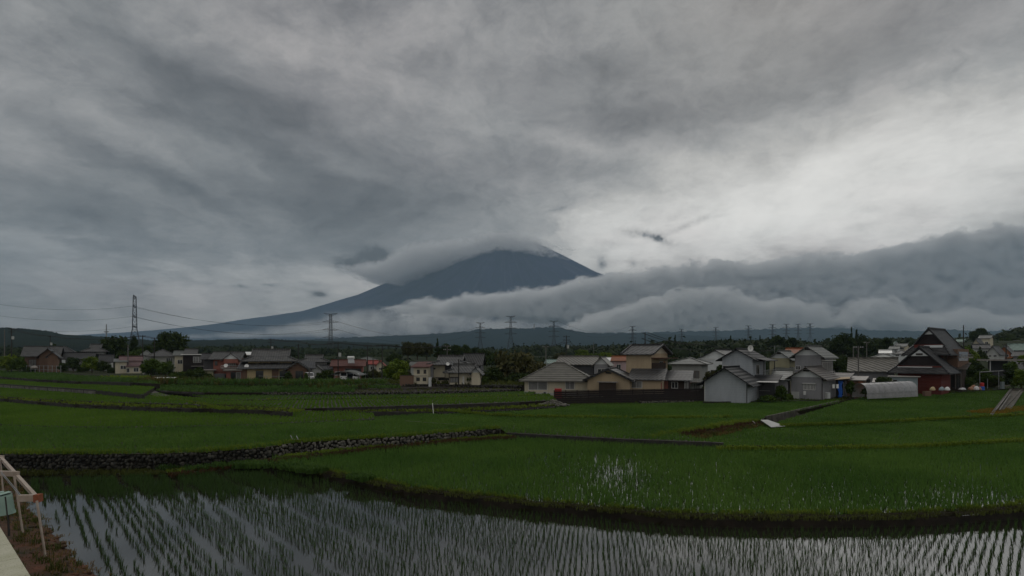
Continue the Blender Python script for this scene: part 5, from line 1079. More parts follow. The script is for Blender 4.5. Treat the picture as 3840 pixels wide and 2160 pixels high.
h = house('carport', 3770, 1395, 118, 'long flat roofed carport with pale posts at the right edge', cat='carport')
q = Blk(h, 3712, 3790, 1395, 1352, 118, -4, 6, 'darkgrey', build=False); MB().box(q.o, q.r, q.d_, (-2.2, q.w + 4), (-.5, 6), (q.ze, q.ze + .25)).build('roof', M['tiledark'], h); MB().box(q.o, q.r, q.d_, (-2.25, q.w + 4), (-.6, -.5), (q.ze - .05, q.ze + .3)).build('fascia', M['gutter'], h); MB().box(q.o, q.r, q.d_, (0, q.w), (5.7, 5.9), (q.zb - 1, q.ze)).build('back_wall', M['darkgrey'], h)
for u in (0, .98): q.box('post', 'trim', 'F', u, u + .035, -.1, .08, -.3, 1)
h = house('net_frame', 3750, 1460, 97, 'thin steel garden frame with a flat dark net top near the right edge', cat='frame')
mb = MB(); [mb.bar(W(x, 1458, 97), W(x, y, 97), .07) for x, y in ((3674, 1395), (3745, 1393), (3703, 1420))]; mb.bar(W(3674, 1395, 97), W(3762, 1390, 97), .1).build('posts', M['steel'], h); MB().panel([W(3674, 1396, 97), W(3762, 1391, 97), W(3768, 1392, 101), W(3680, 1397, 101)], .08).build('net_top', M['blackwood'], h)
def lump(name, px, py, Y, sx, sy, sz, m, label, cat, n=1, group=None):
    root = W(px, py, Y); bm = bmesh.new(); random.seed(px)
    for i in range(n):
        g = bmesh.ops.create_icosphere(bm, subdivisions=2, radius=1); ox, oy = (random.uniform(-1, 1) * sx, random.uniform(-.5, .5) * sy) if n > 1 else (0, 0)
        for v in g['verts']:
            c = v.co.copy(); k_ = 1 + .18 * mnoise.noise(c * 2 + Vector((i * 9, 0, 0))); v.co = Vector((c.x * sx * k_ * (.6 if n > 1 else 1) + ox, c.y * sy * k_ + oy, max(-.2, c.z) * sz * k_ + sz * .2))
    me = bpy.data.meshes.new(name); bm.to_mesh(me); bm.free(); o = link(name, me, m, loc=root); return tag(o, label, cat, group)
M['orangebag'] = mat('orange_sack', (.30, .16, .10), rough=.6, scale=5); M['whitebag'] = mat('white_sack', (.6, .6, .62), rough=.5, scale=5)
lump('sack', 3640, 1462, 93, .45, .4, .5, M['orangebag'], 'orange sack leftmost in the row of full sacks by the right field', 'sack'); lump('sack', 3650, 1461, 93.5, .5, .4, .75, M['orangebag'], 'biggest orange sack in the middle of the row of sacks', 'sack'); lump('sack', 3661, 1462, 93, .45, .4, .6, M['whitebag'], 'white sack between the orange sacks', 'sack'); lump('sack', 3671, 1462, 93.4, .4, .4, .5, M['orangebag'], 'dull orange sack right of the white sack', 'sack')
lump('sack', 3608, 1462, 94, .7, .4, .35, M['whitebag'], 'flat pale sheet heap on the field edge left of the sacks', 'heap')
rb = empty('water_drum', W(3682, 1455, 96), 'red plastic drum standing on a blue stand behind the sacks', 'drum'); MB().tube(W(3682, 1449, 96), W(3682, 1437, 96), .32, .34, 14).build('drum', M['redplastic'], rb); MB().tube(W(3682, 1437, 96), W(3682, 1435, 96), .34, .2, 14).build('lid', M['redplastic'], rb); MB().tube(W(3682, 1462, 96), W(3682, 1449, 96), .4, .4, 12).build('stand', M['blue'], rb)
bc = empty('blue_stand', W(3763, 1458, 99), 'pale blue upright water pump stand right of the garden frame', 'pump'); MB().box(W(3757, 1458, 99), Vector((1, 0, 0)), Vector((0, 1, 0)), (0, .55), (0, .4), (CZ - 118 / F * 99, CZ - 92 / F * 99)).build('post', M['bluegrey'], bc); MB().bar(W(3765, 1447, 99), W(3788, 1446, 99), .12).build('arm', M['gutter'], bc)
for (px_, lb, mm) in ((3497, 'yellowish crate beside the dark red house wall', 'yellow'), (3531, 'blue bucket with pale bags by the dark red house', 'bluegrey'), (3552, 'small white bundle on the ground before the dark red house veranda', 'plastic')):
    o = lump('yard_item', px_, 1464, 89, .45, .35, .55, M[mm], lb, 'yard item')
o = MB().box(W(3468, 1478, 86), Vector((1, 0, 0)), Vector((0, 1, 0)), (0, 1.1), (0, .5), (1.5, 2.3)).build('block_stack', M['brownwall']); tag(o, 'grey brown block stack right of the plastic tunnel', 'block stack')
cw = empty('crop_covers', W(585, 1419, 118), 'row of white sheet covers over a vegetable bed on the left', 'crop cover')
for i in range(7): MB().tube(W(580 + i * 12, 1419, 118), W(590 + i * 12, 1419.5, 118), .32, .30, 10).build('cover', M['plastic'], cw)
gf = empty('garden_fence', W(150, 1400, 150), 'low wire fence with pale posts in front of the brown wooden house', 'fence')
mb = MB(); [mb.bar(W(100 + i * 16, 1398, 148), W(100 + i * 16, 1370, 148), .1) for i in range(9)]; mb.build('posts', M['steel'], gf, False); mb = MB(); [mb.bar(W(100, y, 148), W(232, y + 2, 148), .07) for y in (1371, 1385)]; mb.build('rails', M['steel'], gf, False)
lump('covered_heap', 128, 1382, 147, 1.0, .6, .7, M['gutter'], 'pale crumpled plastic heap in the garden of the brown wooden house', 'heap')

# ------------------------------------------------------------------ trees
def leaf_cloud(C, R, n, ls, tone):
    """n leaf clumps of size ls spread through lobes at C (k,3) with radii R (k,3)"""
    k = len(C); i = rng.choice(k, n, p=(R[:, 0] * R[:, 2]) / (R[:, 0] * R[:, 2]).sum())
    d = rng.normal(size=(n, 3)); d /= np.linalg.norm(d, axis=1)[:, None]
    p = C[i] + d * R[i] * (rng.random((n, 1)) ** .35)
    a = rng.normal(size=(n, 3)); a /= np.linalg.norm(a, axis=1)[:, None]; b = np.cross(a, d + .01); b /= np.linalg.norm(b, axis=1)[:, None] + 1e-9
    s = ls * (.6 + .8 * rng.random((n, 1)))
    V = np.stack([p - a * s * .6, p - b * s * .38 + a * s * .1, p + a * s * .6, p + b * s * .38 - a * s * .1], 1)
    t = np.clip(tone[i] + (rng.random(n) - .5) * .45, 0, 1)
    return V.reshape(-1, 3), np.arange(n * 4).reshape(-1, 4), t
def lobes(R, Hh, n, kind):
    C, S_ = [], []
    for i in range(n):
        if kind == 'conifer':
            t_ = random.random(); rr = R * (1 - t_) * .75; th_ = random.uniform(0, 6.28); C.append((math.cos(th_) * rr * .7, math.sin(th_) * rr * .7, Hh * (t_ * .95))); S_.append((R * (.16 + .3 * (1 - t_)),) * 2 + (Hh * .07,))
        elif kind == 'column':
            t_ = random.random(); th_ = random.uniform(0, 6.28); rr = R * .55 * math.sin(math.pi * min(.95, t_ * .8 + .2)); C.append((math.cos(th_) * rr, math.sin(th_) * rr, Hh * (.08 + .84 * t_))); S_.append((R * .42, R * .42, Hh * .12))
        else:
            th_ = random.uniform(0, 6.28); ph = math.asin(random.uniform(-.55, 1)); k = random.uniform(.45, .78)
            C.append((R * k * math.cos(ph) * math.cos(th_), R * k * math.cos(ph) * math.sin(th_), Hh * .38 + Hh * .54 * k * math.sin(ph))); r_ = random.uniform(.24, .40); S_.append((R * r_, R * r_, min(R, Hh * .55) * r_ * .9))
    if kind == 'round': C.append((0, 0, Hh * .42)); S_.append((R * .62, R * .62, Hh * .38))
    return np.array(C), np.array(S_)
LEAF = {}
for k_, c1, c2 in (('dark', (.018, .030, .010), (.055, .080, .024)), ('mid', (.028, .050, .012), (.085, .13, .028)), ('bright', (.045, .085, .012), (.16, .21, .03)), ('olive', (.03, .036, .014), (.085, .085, .032)), ('blossom', (.022, .030, .010), (.14, .13, .06)), ('far', (.014, .022, .010), (.040, .055, .020))):
    LEAF[k_] = leafmat(k_ + '_foliage', c1, c2, trans=.12)
M['bark'] = mat('bark', (.07, .055, .04), rough=.95, bump=.02)
def tree(px, yb, yt, wpx, Y, label, leaf='mid', kind='round', group=None, name=None, n=None, nl=None, trunk=.18, cat=None):
    random.seed(int(px * 7 + yt)); base = W(px, yb, Y); top_ = CZ - (yt - HY) / F * Y; Ht = top_ - base.z; R = wpx / 2 / F * Y
    nm = name or ('conifer_tree' if kind == 'conifer' else 'tree'); root = empty(nm, base, label, cat or ('shrub' if nm == 'shrub' else 'tree'), group)
    tb = Ht * trunk; C, S_ = lobes(R, Ht - tb, nl or (40 if kind != 'conifer' else 30), kind); C[:, 2] += tb
    ls = max(.26, min(.9, R * .13)); n = n or int(min(7500, max(900, 12 * (R * 2 * Ht) / ls ** 2)))
    V_, F_, T_ = leaf_cloud(C, S_, n, ls, rng.random(len(C)))
    if kind == 'round': V_[:, 2] = np.maximum(V_[:, 2], .1)
    o = link('crown', np_mesh('crown', V_, F_, T_), LEAF[leaf], root)
    tr = MB(); r0 = max(.08, Ht * .022); tr.tube(Vector((0, 0, -.6)), Vector((0, 0, tb + (Ht - tb) * .35)), r0 * 1.3, r0 * .8)
    for c in C[:5]: tr.tube(Vector((0, 0, tb + (Ht - tb) * .12)), Vector(c), r0 * .55, r0 * .15, 6)
    me = bpy.data.meshes.new('trunk'); me.from_pydata(tr.v, [], tr.f); link('trunk', me, M['bark'], root); return root
TR = [
 (425, 1372, 1243, 122, 185, 'large dark spreading tree beside the left lattice tower', 'dark', 'round'), (503, 1340, 1257, 34, 190, 'narrow dark evergreen at the foot of the left lattice tower', 'dark', 'column'),
 (643, 1350, 1227, 122, 180, 'big round dark evergreen dome behind the cream hip roofed house', 'dark', 'round'), (545, 1350, 1285, 60, 185, 'dark tree between the two big round trees', 'dark', 'round'),
 (515, 1355, 1300, 70, 175, 'mid green tree right behind the low cream house', 'mid', 'round'), (30, 1395, 1316, 80, 150, 'leafy green tree at the left edge of the village', 'bright', 'round'), (75, 1395, 1330, 60, 148, 'darker tree left of the brown wooden house', 'mid', 'round'),
 (275, 1392, 1325, 48, 150, 'dark rounded garden tree between the two left houses', 'dark', 'round'), (345, 1395, 1322, 66, 146, 'bright yellow green layered garden tree', 'bright', 'round'), (390, 1398, 1345, 50, 146, 'dark hedge tree left of the low cream house', 'dark', 'round'),
 (566, 1412, 1327, 82, 133, 'dense rounded dark tree right of the low cream house', 'mid', 'round'), (622, 1412, 1345, 66, 131, 'smaller rounded tree in front of the cream hip roofed house', 'mid', 'round'), (738, 1442, 1367, 80, 108, 'dark bushy tree standing alone before the black building', 'dark', 'round'), (790, 1442, 1408, 30, 106, 'small conical shrub beside the bushy dark tree', 'mid', 'conifer'),
 (1082, 1425, 1386, 34, 110, 'round clipped garden tree before the yellow house porch', 'dark', 'round'), (1222, 1424, 1378, 62, 112, 'dark garden tree between the white van and the carport', 'dark', 'round'), (1148, 1424, 1400, 16, 109, 'tiny cloud pruned pine beside the white van', 'mid', 'column'),
 (1400, 1432, 1378, 60, 128, 'dull green tree behind the pair of utility poles', 'olive', 'round'), (1487, 1438, 1330, 108, 112, 'bright green tree left of the narrow cream annex', 'bright', 'round'), (1528, 1430, 1385, 44, 115, 'olive tree just behind the brown block wall', 'olive', 'round'),
 (1930, 1446, 1294, 200, 112, 'huge chestnut tree with creamy blossom in the middle', 'blossom', 'round'), (2010, 1445, 1345, 110, 108, 'lower blossoming tree on the right flank of the chestnut', 'blossom', 'round'), (1850, 1444, 1365, 90, 106, 'dark leafy tree on the left flank of the chestnut', 'dark', 'round'),
 (1765, 1444, 1398, 66, 97, 'rounded garden shrub in front of the middle cream house', 'mid', 'round'), (1812, 1444, 1404, 56, 97, 'second garden shrub between the cream house and the chestnut', 'mid', 'round'), (1626, 1440, 1412, 16, 95, 'little brown dome shrub against the cream house wall', 'olive', 'round'),
 (1950, 1444, 1390, 120, 102, 'dark underwood tree at the foot of the chestnut', 'dark', 'round'),
 (2180, 1350, 1303, 66, 240, 'rounded light green tree beyond the cream pyramid roof', 'bright', 'round'), (2100, 1360, 1318, 70, 230, 'olive tree beside the utility pole beyond the cream pyramid roof', 'olive', 'round'), (2270, 1345, 1318, 70, 230, 'flat topped yellow green tree before the forest', 'bright', 'round'), (2225, 1350, 1322, 60, 220, 'dull green tree between the two light trees beyond the pyramid roof', 'mid', 'round'),
 (2665, 1480, 1366, 66, 92, 'leafy tree squeezed between the timber fence and the white gable', 'olive', 'round'), (2640, 1500, 1440, 40, 84, 'dark shrub at the right end of the timber fence', 'dark', 'round'), (2700, 1440, 1350, 40, 100, 'slim dark tree behind the leafy tree at the white gable', 'dark', 'round'),
 (2930, 1503, 1430, 46, 80, 'garden tree between the white boarded building and the grey house', 'mid', 'round'), (2880, 1506, 1478, 66, 78, 'low bushes along the white boarded building', 'mid', 'round'), (2955, 1503, 1470, 36, 79, 'low shrub by the corner of the grey house', 'mid', 'round'),
 (3190, 1488, 1415, 36, 86, 'climbing shrub on the brown hut beside the blue sheet', 'mid', 'round'), (3315, 1450, 1404, 62, 88, 'dark creeper bush on the pale blue shed', 'dark', 'round'), (3245, 1480, 1455, 30, 84, 'dark bush by the left end of the plastic tunnel', 'dark', 'round'),
 (3490, 1330, 1208, 46, 125, 'bushy pine rising behind the ridge of the dark red house', 'dark', 'round'),
 (3620, 1400, 1292, 90, 130, 'yellow green tree right of the dark red house', 'bright', 'round'), (3650, 1430, 1330, 90, 112, 'dark tree below the yellow green one', 'dark', 'round'), (3690, 1452, 1372, 80, 104, 'dark shrubby tree left of the garden frame', 'mid', 'round'), (3630, 1462, 1405, 50, 99, 'leafy shrub above the orange sacks', 'mid', 'round'), (3720, 1458, 1400, 60, 103, 'dull green bush behind the garden frame', 'olive', 'round'), (3675, 1345, 1300, 30, 150, 'slim dark conifer before the right hillside houses', 'dark', 'conifer'), (3690, 1345, 1318, 34, 150, 'pointed dark shrub beside the slim conifer', 'dark', 'conifer'),
 (3800, 1458, 1365, 70, 100, 'dark tree left of the yellow green garden tree at the right edge', 'dark', 'round'), (3830, 1458, 1370, 66, 97, 'yellow green garden tree at the right edge', 'bright', 'round'), (3790, 1395, 1348, 50, 112, 'rounded tree in front of the long carport', 'mid', 'round'), (3840, 1365, 1325, 44, 125, 'light green bush near the wide dark roof at the right edge', 'bright', 'round'),
 (3160, 1350, 1228, 90, 230, 'tall rounded forest tree left of a pair of pointed ones', 'dark', 'round'), (3193, 1350, 1226, 22, 235, 'left one of the two pointed conifers above the forest', 'dark', 'conifer'), (3212, 1350, 1232, 26, 238, 'right one of the two pointed conifers above the forest', 'dark', 'conifer'), (3235, 1350, 1245, 90, 240, 'broad dark forest tree right of the pointed conifers', 'dark', 'round'), (3310, 1350, 1246, 70, 245, 'dark forest tree with a pointed top left of the hillside houses', 'dark', 'round'),
 (2920, 1350, 1246, 90, 300, 'broad dark dome of trees above the grey and olive houses', 'dark', 'round'), (2972, 1350, 1249, 50, 300, 'smaller dark dome right of the broad one', 'dark', 'round'), (2532, 1330, 1254, 24, 330, 'single dark conifer sticking out of the forest line', 'dark', 'conifer'),
 (3675, 1300, 1223, 70, 330, 'dark dome shaped grove tree above the right hillside', 'dark', 'round'), (2850, 1330, 1257, 22, 330, 'pointed conifer left of the broad dark dome', 'dark', 'conifer'), (2740, 1330, 1257, 24, 320, 'pointed conifer above the white gabled house', 'dark', 'conifer'), (3080, 1400, 1330, 60, 140, 'dark tree filling the gap behind the grey house', 'dark', 'round'), (3150, 1420, 1320, 90, 130, 'big dull green tree between the grey house and the corrugated roof', 'dark', 'round')]
for i, (x, yb, yt) in enumerate(((1530, 1345, 1270), (1565, 1345, 1272), (1600, 1345, 1273), (1640, 1345, 1269), (1670, 1350, 1279), (1710, 1350, 1281), (1745, 1355, 1281), (1785, 1355, 1297), (1815, 1360, 1305), (1840, 1360, 1312))):
    TR.append((x, yb, yt, 62 if i != 3 else 30, 205 + i * 3, ('leftmost', 'second from the left', 'third from the left', 'pointed fourth', 'fifth from the left', 'sixth from the left', 'broad dark seventh', 'eighth from the left', 'ninth from the left', 'rightmost')[i] + ' tree of the dark grove behind the middle cream house', 'olive' if i in (0, 1, 2) else 'dark', 'round' if i != 3 else 'conifer'))
TR += [(110, 1398, 1372, 50, 149, 'low dark hedge tree at the left corner of the brown wooden house', 'dark', 'round'), (235, 1398, 1352, 40, 152, 'dark tree touching the right corner of the brown wooden house', 'dark', 'round'), (310, 1400, 1362, 44, 149, 'low dark shrub left of the bright layered garden tree', 'dark', 'round'), (418, 1402, 1372, 30, 145, 'dark shrub against the left wall of the low cream house', 'dark', 'round'),
 (670, 1425, 1385, 60, 122, 'green garden bush beside the white crop covers', 'mid', 'round'), (780, 1425, 1395, 34, 118, 'dark bush left of the open garage', 'dark', 'round'), (1200, 1425, 1392, 40, 111, 'dark shrub right of the white van', 'dark', 'round'), (1240, 1380, 1345, 50, 140, 'dark tree between the stacked gables and the rusty red house', 'dark', 'round'), (1370, 1425, 1385, 36, 124, 'dark tree at the right edge of the carport', 'dark', 'round'), (1450, 1425, 1360, 60, 135, 'dark tree left behind the bright green tree', 'dark', 'round'),
 (1540, 1400, 1345, 60, 160, 'dark tree rising behind the narrow cream annex', 'dark', 'round'), (1860, 1380, 1320, 110, 150, 'wide dark tree between the grove and the chestnut', 'dark', 'round'), (2070, 1440, 1362, 60, 118, 'dark tree at the left of the ribbed tile roof', 'dark', 'round'), (1480, 1365, 1318, 70, 210, 'dark tree beyond the bright green tree', 'dark', 'round'),
 (2490, 1400, 1330, 50, 150, 'dark tree right behind the tall beige house', 'dark', 'round'), (2850, 1420, 1330, 60, 140, 'dark tree between the black roofed and the olive house', 'dark', 'round'), (3180, 1440, 1370, 70, 112, 'dark tree just left of the corrugated roof building', 'dark', 'round'), (3600, 1440, 1375, 50, 108, 'dark shrub at the right corner of the dark red house', 'dark', 'round'), (3560, 1345, 1270, 80, 190, 'dark tree right behind the dark red house roof', 'dark', 'round'), (3630, 1345, 1285, 70, 200, 'dull green hillside tree left of the tall cream house', 'mid', 'round'), (3730, 1320, 1275, 50, 230, 'dark tree right of the tall cream hillside house', 'dark', 'round'), (3765, 1305, 1262, 60, 260, 'dark tree above the orange gabled house', 'dark', 'round'), (2980, 1400, 1345, 50, 120, 'dark tree between the olive and the grey house', 'dark', 'round')]
for t_ in TR:
    sh = 'shrub' in t_[5] or 'bush' in t_[5].split() or 'bushes' in t_[5]
    tree(*t_, group='trees of the dark grove behind the middle cream house' if 'dark grove' in t_[5] else None, name='shrub' if sh else None, trunk=.02 if sh or t_[4] < 160 else .10)

def forest(name, crest, Y0, Y1, n, R0, leaf, yb=1350, conf=.10, nleaf=70):
    """a wood seen from afar: one mass of many crowns"""
    VV, FF, TT = [], [], []; o_ = 0; xs = [c[0] for c in crest]
    ico = bmesh.new(); bmesh.ops.create_icosphere(ico, subdivisions=1, radius=1); v0 = np.array([tuple(v.co) for v in ico.verts]); f0_ = np.array([[v.index for v in f.verts] for f in ico.faces]); ico.free()
    Vc, Fc_ = [], []; oc_ = 0; random.seed(len(name) + n)
    for i in range(n):
        px = random.uniform(xs[0], xs[-1]); f_ = random.random() ** .7; Y = Y0 + (Y1 - Y0) * f_
        yt = interp(crest, px) + (1 - f_) * random.uniform(0, 45) + random.uniform(0, 6); top_ = CZ - (yt - HY) / F * Y; R = R0 * random.uniform(.7, 1.3); kd = random.random() < conf
        Hh = R * (2.6 if kd else 2.0); x = (px - 1920) / F * Y
        if kd: R *= .5
        k = 7; t_ = np.linspace(0, 1, k) if kd else rng.random(k)
        if kd: C = np.stack([np.zeros(k), np.zeros(k), Hh * t_], 1); S_ = np.stack([R * (1.05 - t_), R * (1.05 - t_), np.full(k, Hh * .1)], 1)
        else:
            d = rng.normal(size=(k, 3)); d /= np.linalg.norm(d, axis=1)[:, None]; C = d * R * .55; C[:, 2] = np.abs(C[:, 2]) + Hh - R * 1.25; S_ = np.full((k, 3), R * .5); S_[0] = (R * .8, R * .8, R * .8); C[0] = (0, 0, Hh - R)
        C = C + np.array([x, Y, top_ - Hh])
        v, f, t2 = leaf_cloud(C, S_, nleaf, R0 * .28, np.clip(rng.random(1) * .8 + (rng.random(k) - .5) * .4, 0, 1)); VV.append(v); FF.append(f + o_); o_ += len(v); TT.append(t2)
        c2 = v0 * np.array([R * .72, R * .72, Hh * .42]) + np.array([x, Y, top_ - Hh * .55]); Vc.append(c2); Fc_.append(f0_ + oc_); oc_ += len(v0)
    Va = np.concatenate(VV); Fa = np.concatenate(FF); quads = Fa; Vb = np.concatenate(Vc); Fb = np.concatenate(Fc_)
    Fa = np.concatenate([quads[:, [0, 1, 2]], quads[:, [0, 2, 3]], Fb + len(Va)]); T_ = np.concatenate([np.concatenate(TT)] * 2 + [np.full(len(Fb), .1)])
    return tag(link(name, np_mesh(name, np.concatenate([Va, Vb]), Fa, T_), LEAF[leaf]), kind='stuff')
forest('village_wood', [(2560, 1380), (2700, 1360), (2900, 1345), (3100, 1350), (3350, 1345)], 150, 195, 110, 4.5, 'far', nleaf=110)
forest('village_wood', [(2040, 1362), (2200, 1356), (2400, 1345), (2600, 1345)], 170, 225, 90, 5, 'far', nleaf=110)
forest('village_wood', [(-500, 1350), (0, 1345), (240, 1350), (420, 1355), (640, 1350), (760, 1352)], 190, 240, 110, 5, 'far', nleaf=100)
forest('village_wood', [(640, 1360), (900, 1352), (1150, 1355), (1400, 1362), (1560, 1372), (1700, 1365), (1860, 1370)], 150, 220, 140, 5, 'far', nleaf=100)
forest('village_wood', [(3560, 1390), (3650, 1385), (3720, 1375), (3900, 1380), (4200, 1380)], 112, 160, 80, 4, 'mid', nleaf=110)
forest('village_wood', [(3560, 1330), (3650, 1330), (3800, 1330), (4000, 1310), (4300, 1300)], 170, 320, 150, 5, 'far', nleaf=100)
forest('far_wood', [(2240, 1300), (2330, 1290), (2400, 1278), (2480, 1267), (2600, 1270), (2680, 1264), (2780, 1260), (2850, 1262), (2900, 1258), (3000, 1263), (3060, 1272), (3110, 1262), (3250, 1258), (3330, 1258), (3420, 1252), (3520, 1250)], 260, 420, 650, 7, 'far', nleaf=110)
forest('far_wood', [(3560, 1285), (3700, 1270), (3800, 1262), (3900, 1250), (4200, 1245)], 270, 330, 260, 6, 'far', nleaf=100)
forest('far_wood', [(3540, 1254), (3600, 1254), (3650, 1248), (3720, 1252), (3740, 1240), (3780, 1226), (3840, 1214), (3950, 1200), (4200, 1190)], 330, 470, 420, 8, 'far', nleaf=90)
forest('village_wood', [(2280, 1335), (2500, 1325), (2900, 1320), (3300, 1310)], 200, 250, 150, 5.5, 'far', nleaf=110)
forest('village_wood', [(3420, 1300), (3560, 1300), (3700, 1315), (3900, 1310)], 150, 260, 90, 5, 'far', nleaf=90)
forest('far_wood', [(1700, 1300), (1880, 1294), (1960, 1285), (2060, 1283), (2150, 1285), (2240, 1284), (2300, 1284), (2420, 1278)], 480, 640, 450, 9, 'far', nleaf=80)
forest('village_wood', [(1560, 1345), (1900, 1325), (2100, 1325), (2330, 1320)], 230, 330, 200, 7, 'far', nleaf=90)
forest('far_wood', [(600, 1300), (700, 1288), (800, 1287), (900, 1286), (1100, 1289), (1300, 1296), (1500, 1294), (1700, 1298)], 420, 620, 560, 9, 'far', nleaf=80)
forest('village_wood', [(640, 1325), (900, 1322), (1150, 1325), (1400, 1330), (1560, 1335)], 240, 330, 240, 7, 'far', nleaf=90)
forest('village_wood', [(-500, 1300), (0, 1295), (150, 1290), (300, 1305), (420, 1310), (640, 1320)], 220, 330, 240, 7, 'far', nleaf=90)
forest('far_wood', [(-600, 1282), (0, 1285), (200, 1292), (420, 1300), (620, 1300)], 380, 560, 320, 9, 'far', nleaf=80)

# ------------------------------------------------------------------ hills
M['hill'] = mat('wooded_hill', (.014, .020, .009), rough=1, spec=0., scale=.012, col2=(.006, .010, .006), bump=3.0, bscale=.05)
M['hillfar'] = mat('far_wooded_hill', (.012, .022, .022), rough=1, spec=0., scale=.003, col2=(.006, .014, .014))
def hill(name, crest, Y, dep, m, rough_=6., nu=260):
    xs = np.linspace(crest[0][0], crest[-1][0], nu); V = []; nv = 16
    for i, px in enumerate(xs):
        yc = interp(crest, px)
        for j in range(nv):
            s = j / (nv - 1); Yj = Y - dep + 2 * dep * s; bell = math.sin(math.pi * s) ** .8 if 0 < j < nv - 1 else 0
            zc = CZ - (yc - HY) / F * Y; x = (px - 1920) / F * Yj
            z = 4 + (zc - 4) * bell * (1 if s <= .5 else 1) + (rough_ * (fbm(x / 60, Yj / 60, 4) + .7 * (random.random() - .5)) if 0 < j < nv - 1 else -20)
            if s < .5: z = min(z, CZ + (zc - CZ) * Yj / Y * (.25 + 1.5 * s) + rough_ * .3)
            V.append((x, Yj, z))
    Fc = np.array([(i * nv + j, (i + 1) * nv + j, (i + 1) * nv + j + 1, i * nv + j + 1) for i in range(nu - 1) for j in range(nv - 1)])
    return tag(link(name, np_mesh(name, np.array(V), Fc, smooth=False), m), kind='structure')
hill('hill', [(-900, 1195), (-300, 1210), (0, 1225), (100, 1231), (170, 1238), (240, 1252), (330, 1257), (450, 1266), (600, 1278), (760, 1290)], 1500, 500, M['hill'], 5, 340)
hill('hill', [(500, 1290), (620, 1278), (700, 1274), (800, 1274), (900, 1270), (1000, 1272), (1100, 1274), (1300, 1280), (1500, 1290)], 1900, 500, M['hill'], 6)
hill('hill', [(700, 1290), (1100, 1275), (1300, 1265), (1450, 1258), (1650, 1249), (1760, 1240), (1800, 1232), (1900, 1229), (2000, 1228), (2060, 1224), (2100, 1226), (2150, 1237), (2200, 1247), (2300, 1250), (2500, 1250), (2700, 1262), (2900, 1270)], 4300, 900, M['hillfar'], 14, 400)
hill('hill', [(1900, 1262), (2150, 1252), (2300, 1247), (2450, 1245), (2550, 1241), (2700, 1240), (2800, 1236), (2900, 1232), (3050, 1226), (3300, 1238), (3500, 1240), (3560, 1233), (3610, 1237), (3720, 1240), (4000, 1225), (4400, 1215)], 5600, 700, M['hillfar'], 14, 300)
hill('hill', [(2700, 1250), (2900, 1236), (3000, 1215), (3080, 1185), (3130, 1165), (3190, 1163), (3260, 1175), (3330, 1200), (3420, 1220), (3600, 1232), (3900, 1240), (4300, 1240)], 8500, 450, M['hillfar'], 16, 260)

# ------------------------------------------------------------------ lattice towers, poles, wires
M['pylon'] = mat('galvanised_lattice', (.05, .055, .06), rough=.6)
def pylon(px, yt, yb, Y, label, rot=0., arms=4, group='lattice towers of the long power line', span=.19, style=0):
    base = W(px, yb, Y); Ht = (yb - yt) / F * Y; root = empty('lattice_tower', base, label, 'lattice tower', group); t = max(.2, Y * .00034) if Y < 1500 else Y * .00022
    c, s = math.cos(math.radians(rot)), math.sin(math.radians(rot)); r = Vector((c, s, 0)); d = Vector((-s, c, 0))
    def hw(z): z /= Ht; return Ht * (.075 * (1 - z / .45) + .032) if z < .45 else Ht * (.032 - .012 * (z - .45) / .55)
    mb = MB(); lv = [0, .14, .26, .36, .45, .53, .61, .69, .77, .85, .92, 1.0]; cn = ((-1, -1), (1, -1), (1, 1), (-1, 1))
    K = lambda i, z: base + r * cn[i][0] * hw(z) + d * cn[i][1] * hw(z) + UP * z
    for a_, b2_ in zip(lv, lv[1:]):
        for i in range(4):
            j = (i + 1) % 4; mb.bar(K(i, a_ * Ht), K(i, b2_ * Ht), t * 1.3); mb.bar(K(i, a_ * Ht), K(j, b2_ * Ht), t * .7); mb.bar(K(j, a_ * Ht), K(i, b2_ * Ht), t * .7); mb.bar(K(i, b2_ * Ht), K(j, b2_ * Ht), t * .7)
    mb.build('mast', M['pylon'], root, False); ends = []
    for k, z in enumerate((1.0, .83, .66, .49)[:arms]):
        L = Ht * span * (.8 if k == 0 else 1)
        for sg in (-1, 1):
            tip = base + r * sg * L / 1 * .5 + UP * (z * Ht + (Ht * .015 if k == 0 else -.0)); am = MB()
            for q in (-1, 1): am.bar(base + d * q * hw(z * Ht) + UP * z * Ht, tip, t * 2.2); am.bar(base + d * q * hw(z * Ht) + UP * (z * Ht + (Ht * .05 if k else -Ht * .05)), tip, t * .8)
            for f_ in (.33, .66): am.bar(base.lerp(tip, f_) + UP * z * Ht * (1 - f_), base.lerp(tip, f_) + UP * (z * Ht * (1 - f_) + Ht * .05 * (1 - f_) * (1 if k else -1)), t * .6)
            am.build('crossarm', M['pylon'], root, False); ends.append(tip)
    return ends
py = []
for a in ((505, 1113, 1335, 520, 'tallest and nearest lattice tower, narrow, on the left', 120), (1240, 1178, 1352, 660, 'lattice tower standing in front of the left slope of the volcano', 0), (1801, 1211, 1320, 1080, 'lattice tower left in the middle trio', 10), (1915, 1187, 1315, 950, 'tallest lattice tower of the middle trio', -5), (2077, 1205, 1318, 1150, 'lattice tower right in the middle trio, before the wooded hill', 0), (2372, 1224, 1310, 1450, 'single lattice tower above the tall beige house', 0),
          (2556, 1235, 1290, 1900, 'faint small lattice tower over the lone conifer', 0), (2684, 1228, 1288, 2000, 'faint small lattice tower over the white gabled house', 0), (2807, 1222, 1290, 2050, 'faint lattice tower third of the distant right row', 0), (2897, 1217, 1290, 1900, 'darkest lattice tower of the distant right row', 0), (2949, 1216, 1285, 2100, 'faint lattice tower right of the darkest distant one', 0), (2993, 1216, 1285, 2300, 'very faint small lattice tower, second last at the right', 0), (3038, 1214, 1285, 2600, 'faintest and rightmost lattice tower, dissolving in the cloud', 0)):
    py.append(pylon(*a, span=.36 if a[0] < 2500 else .42))
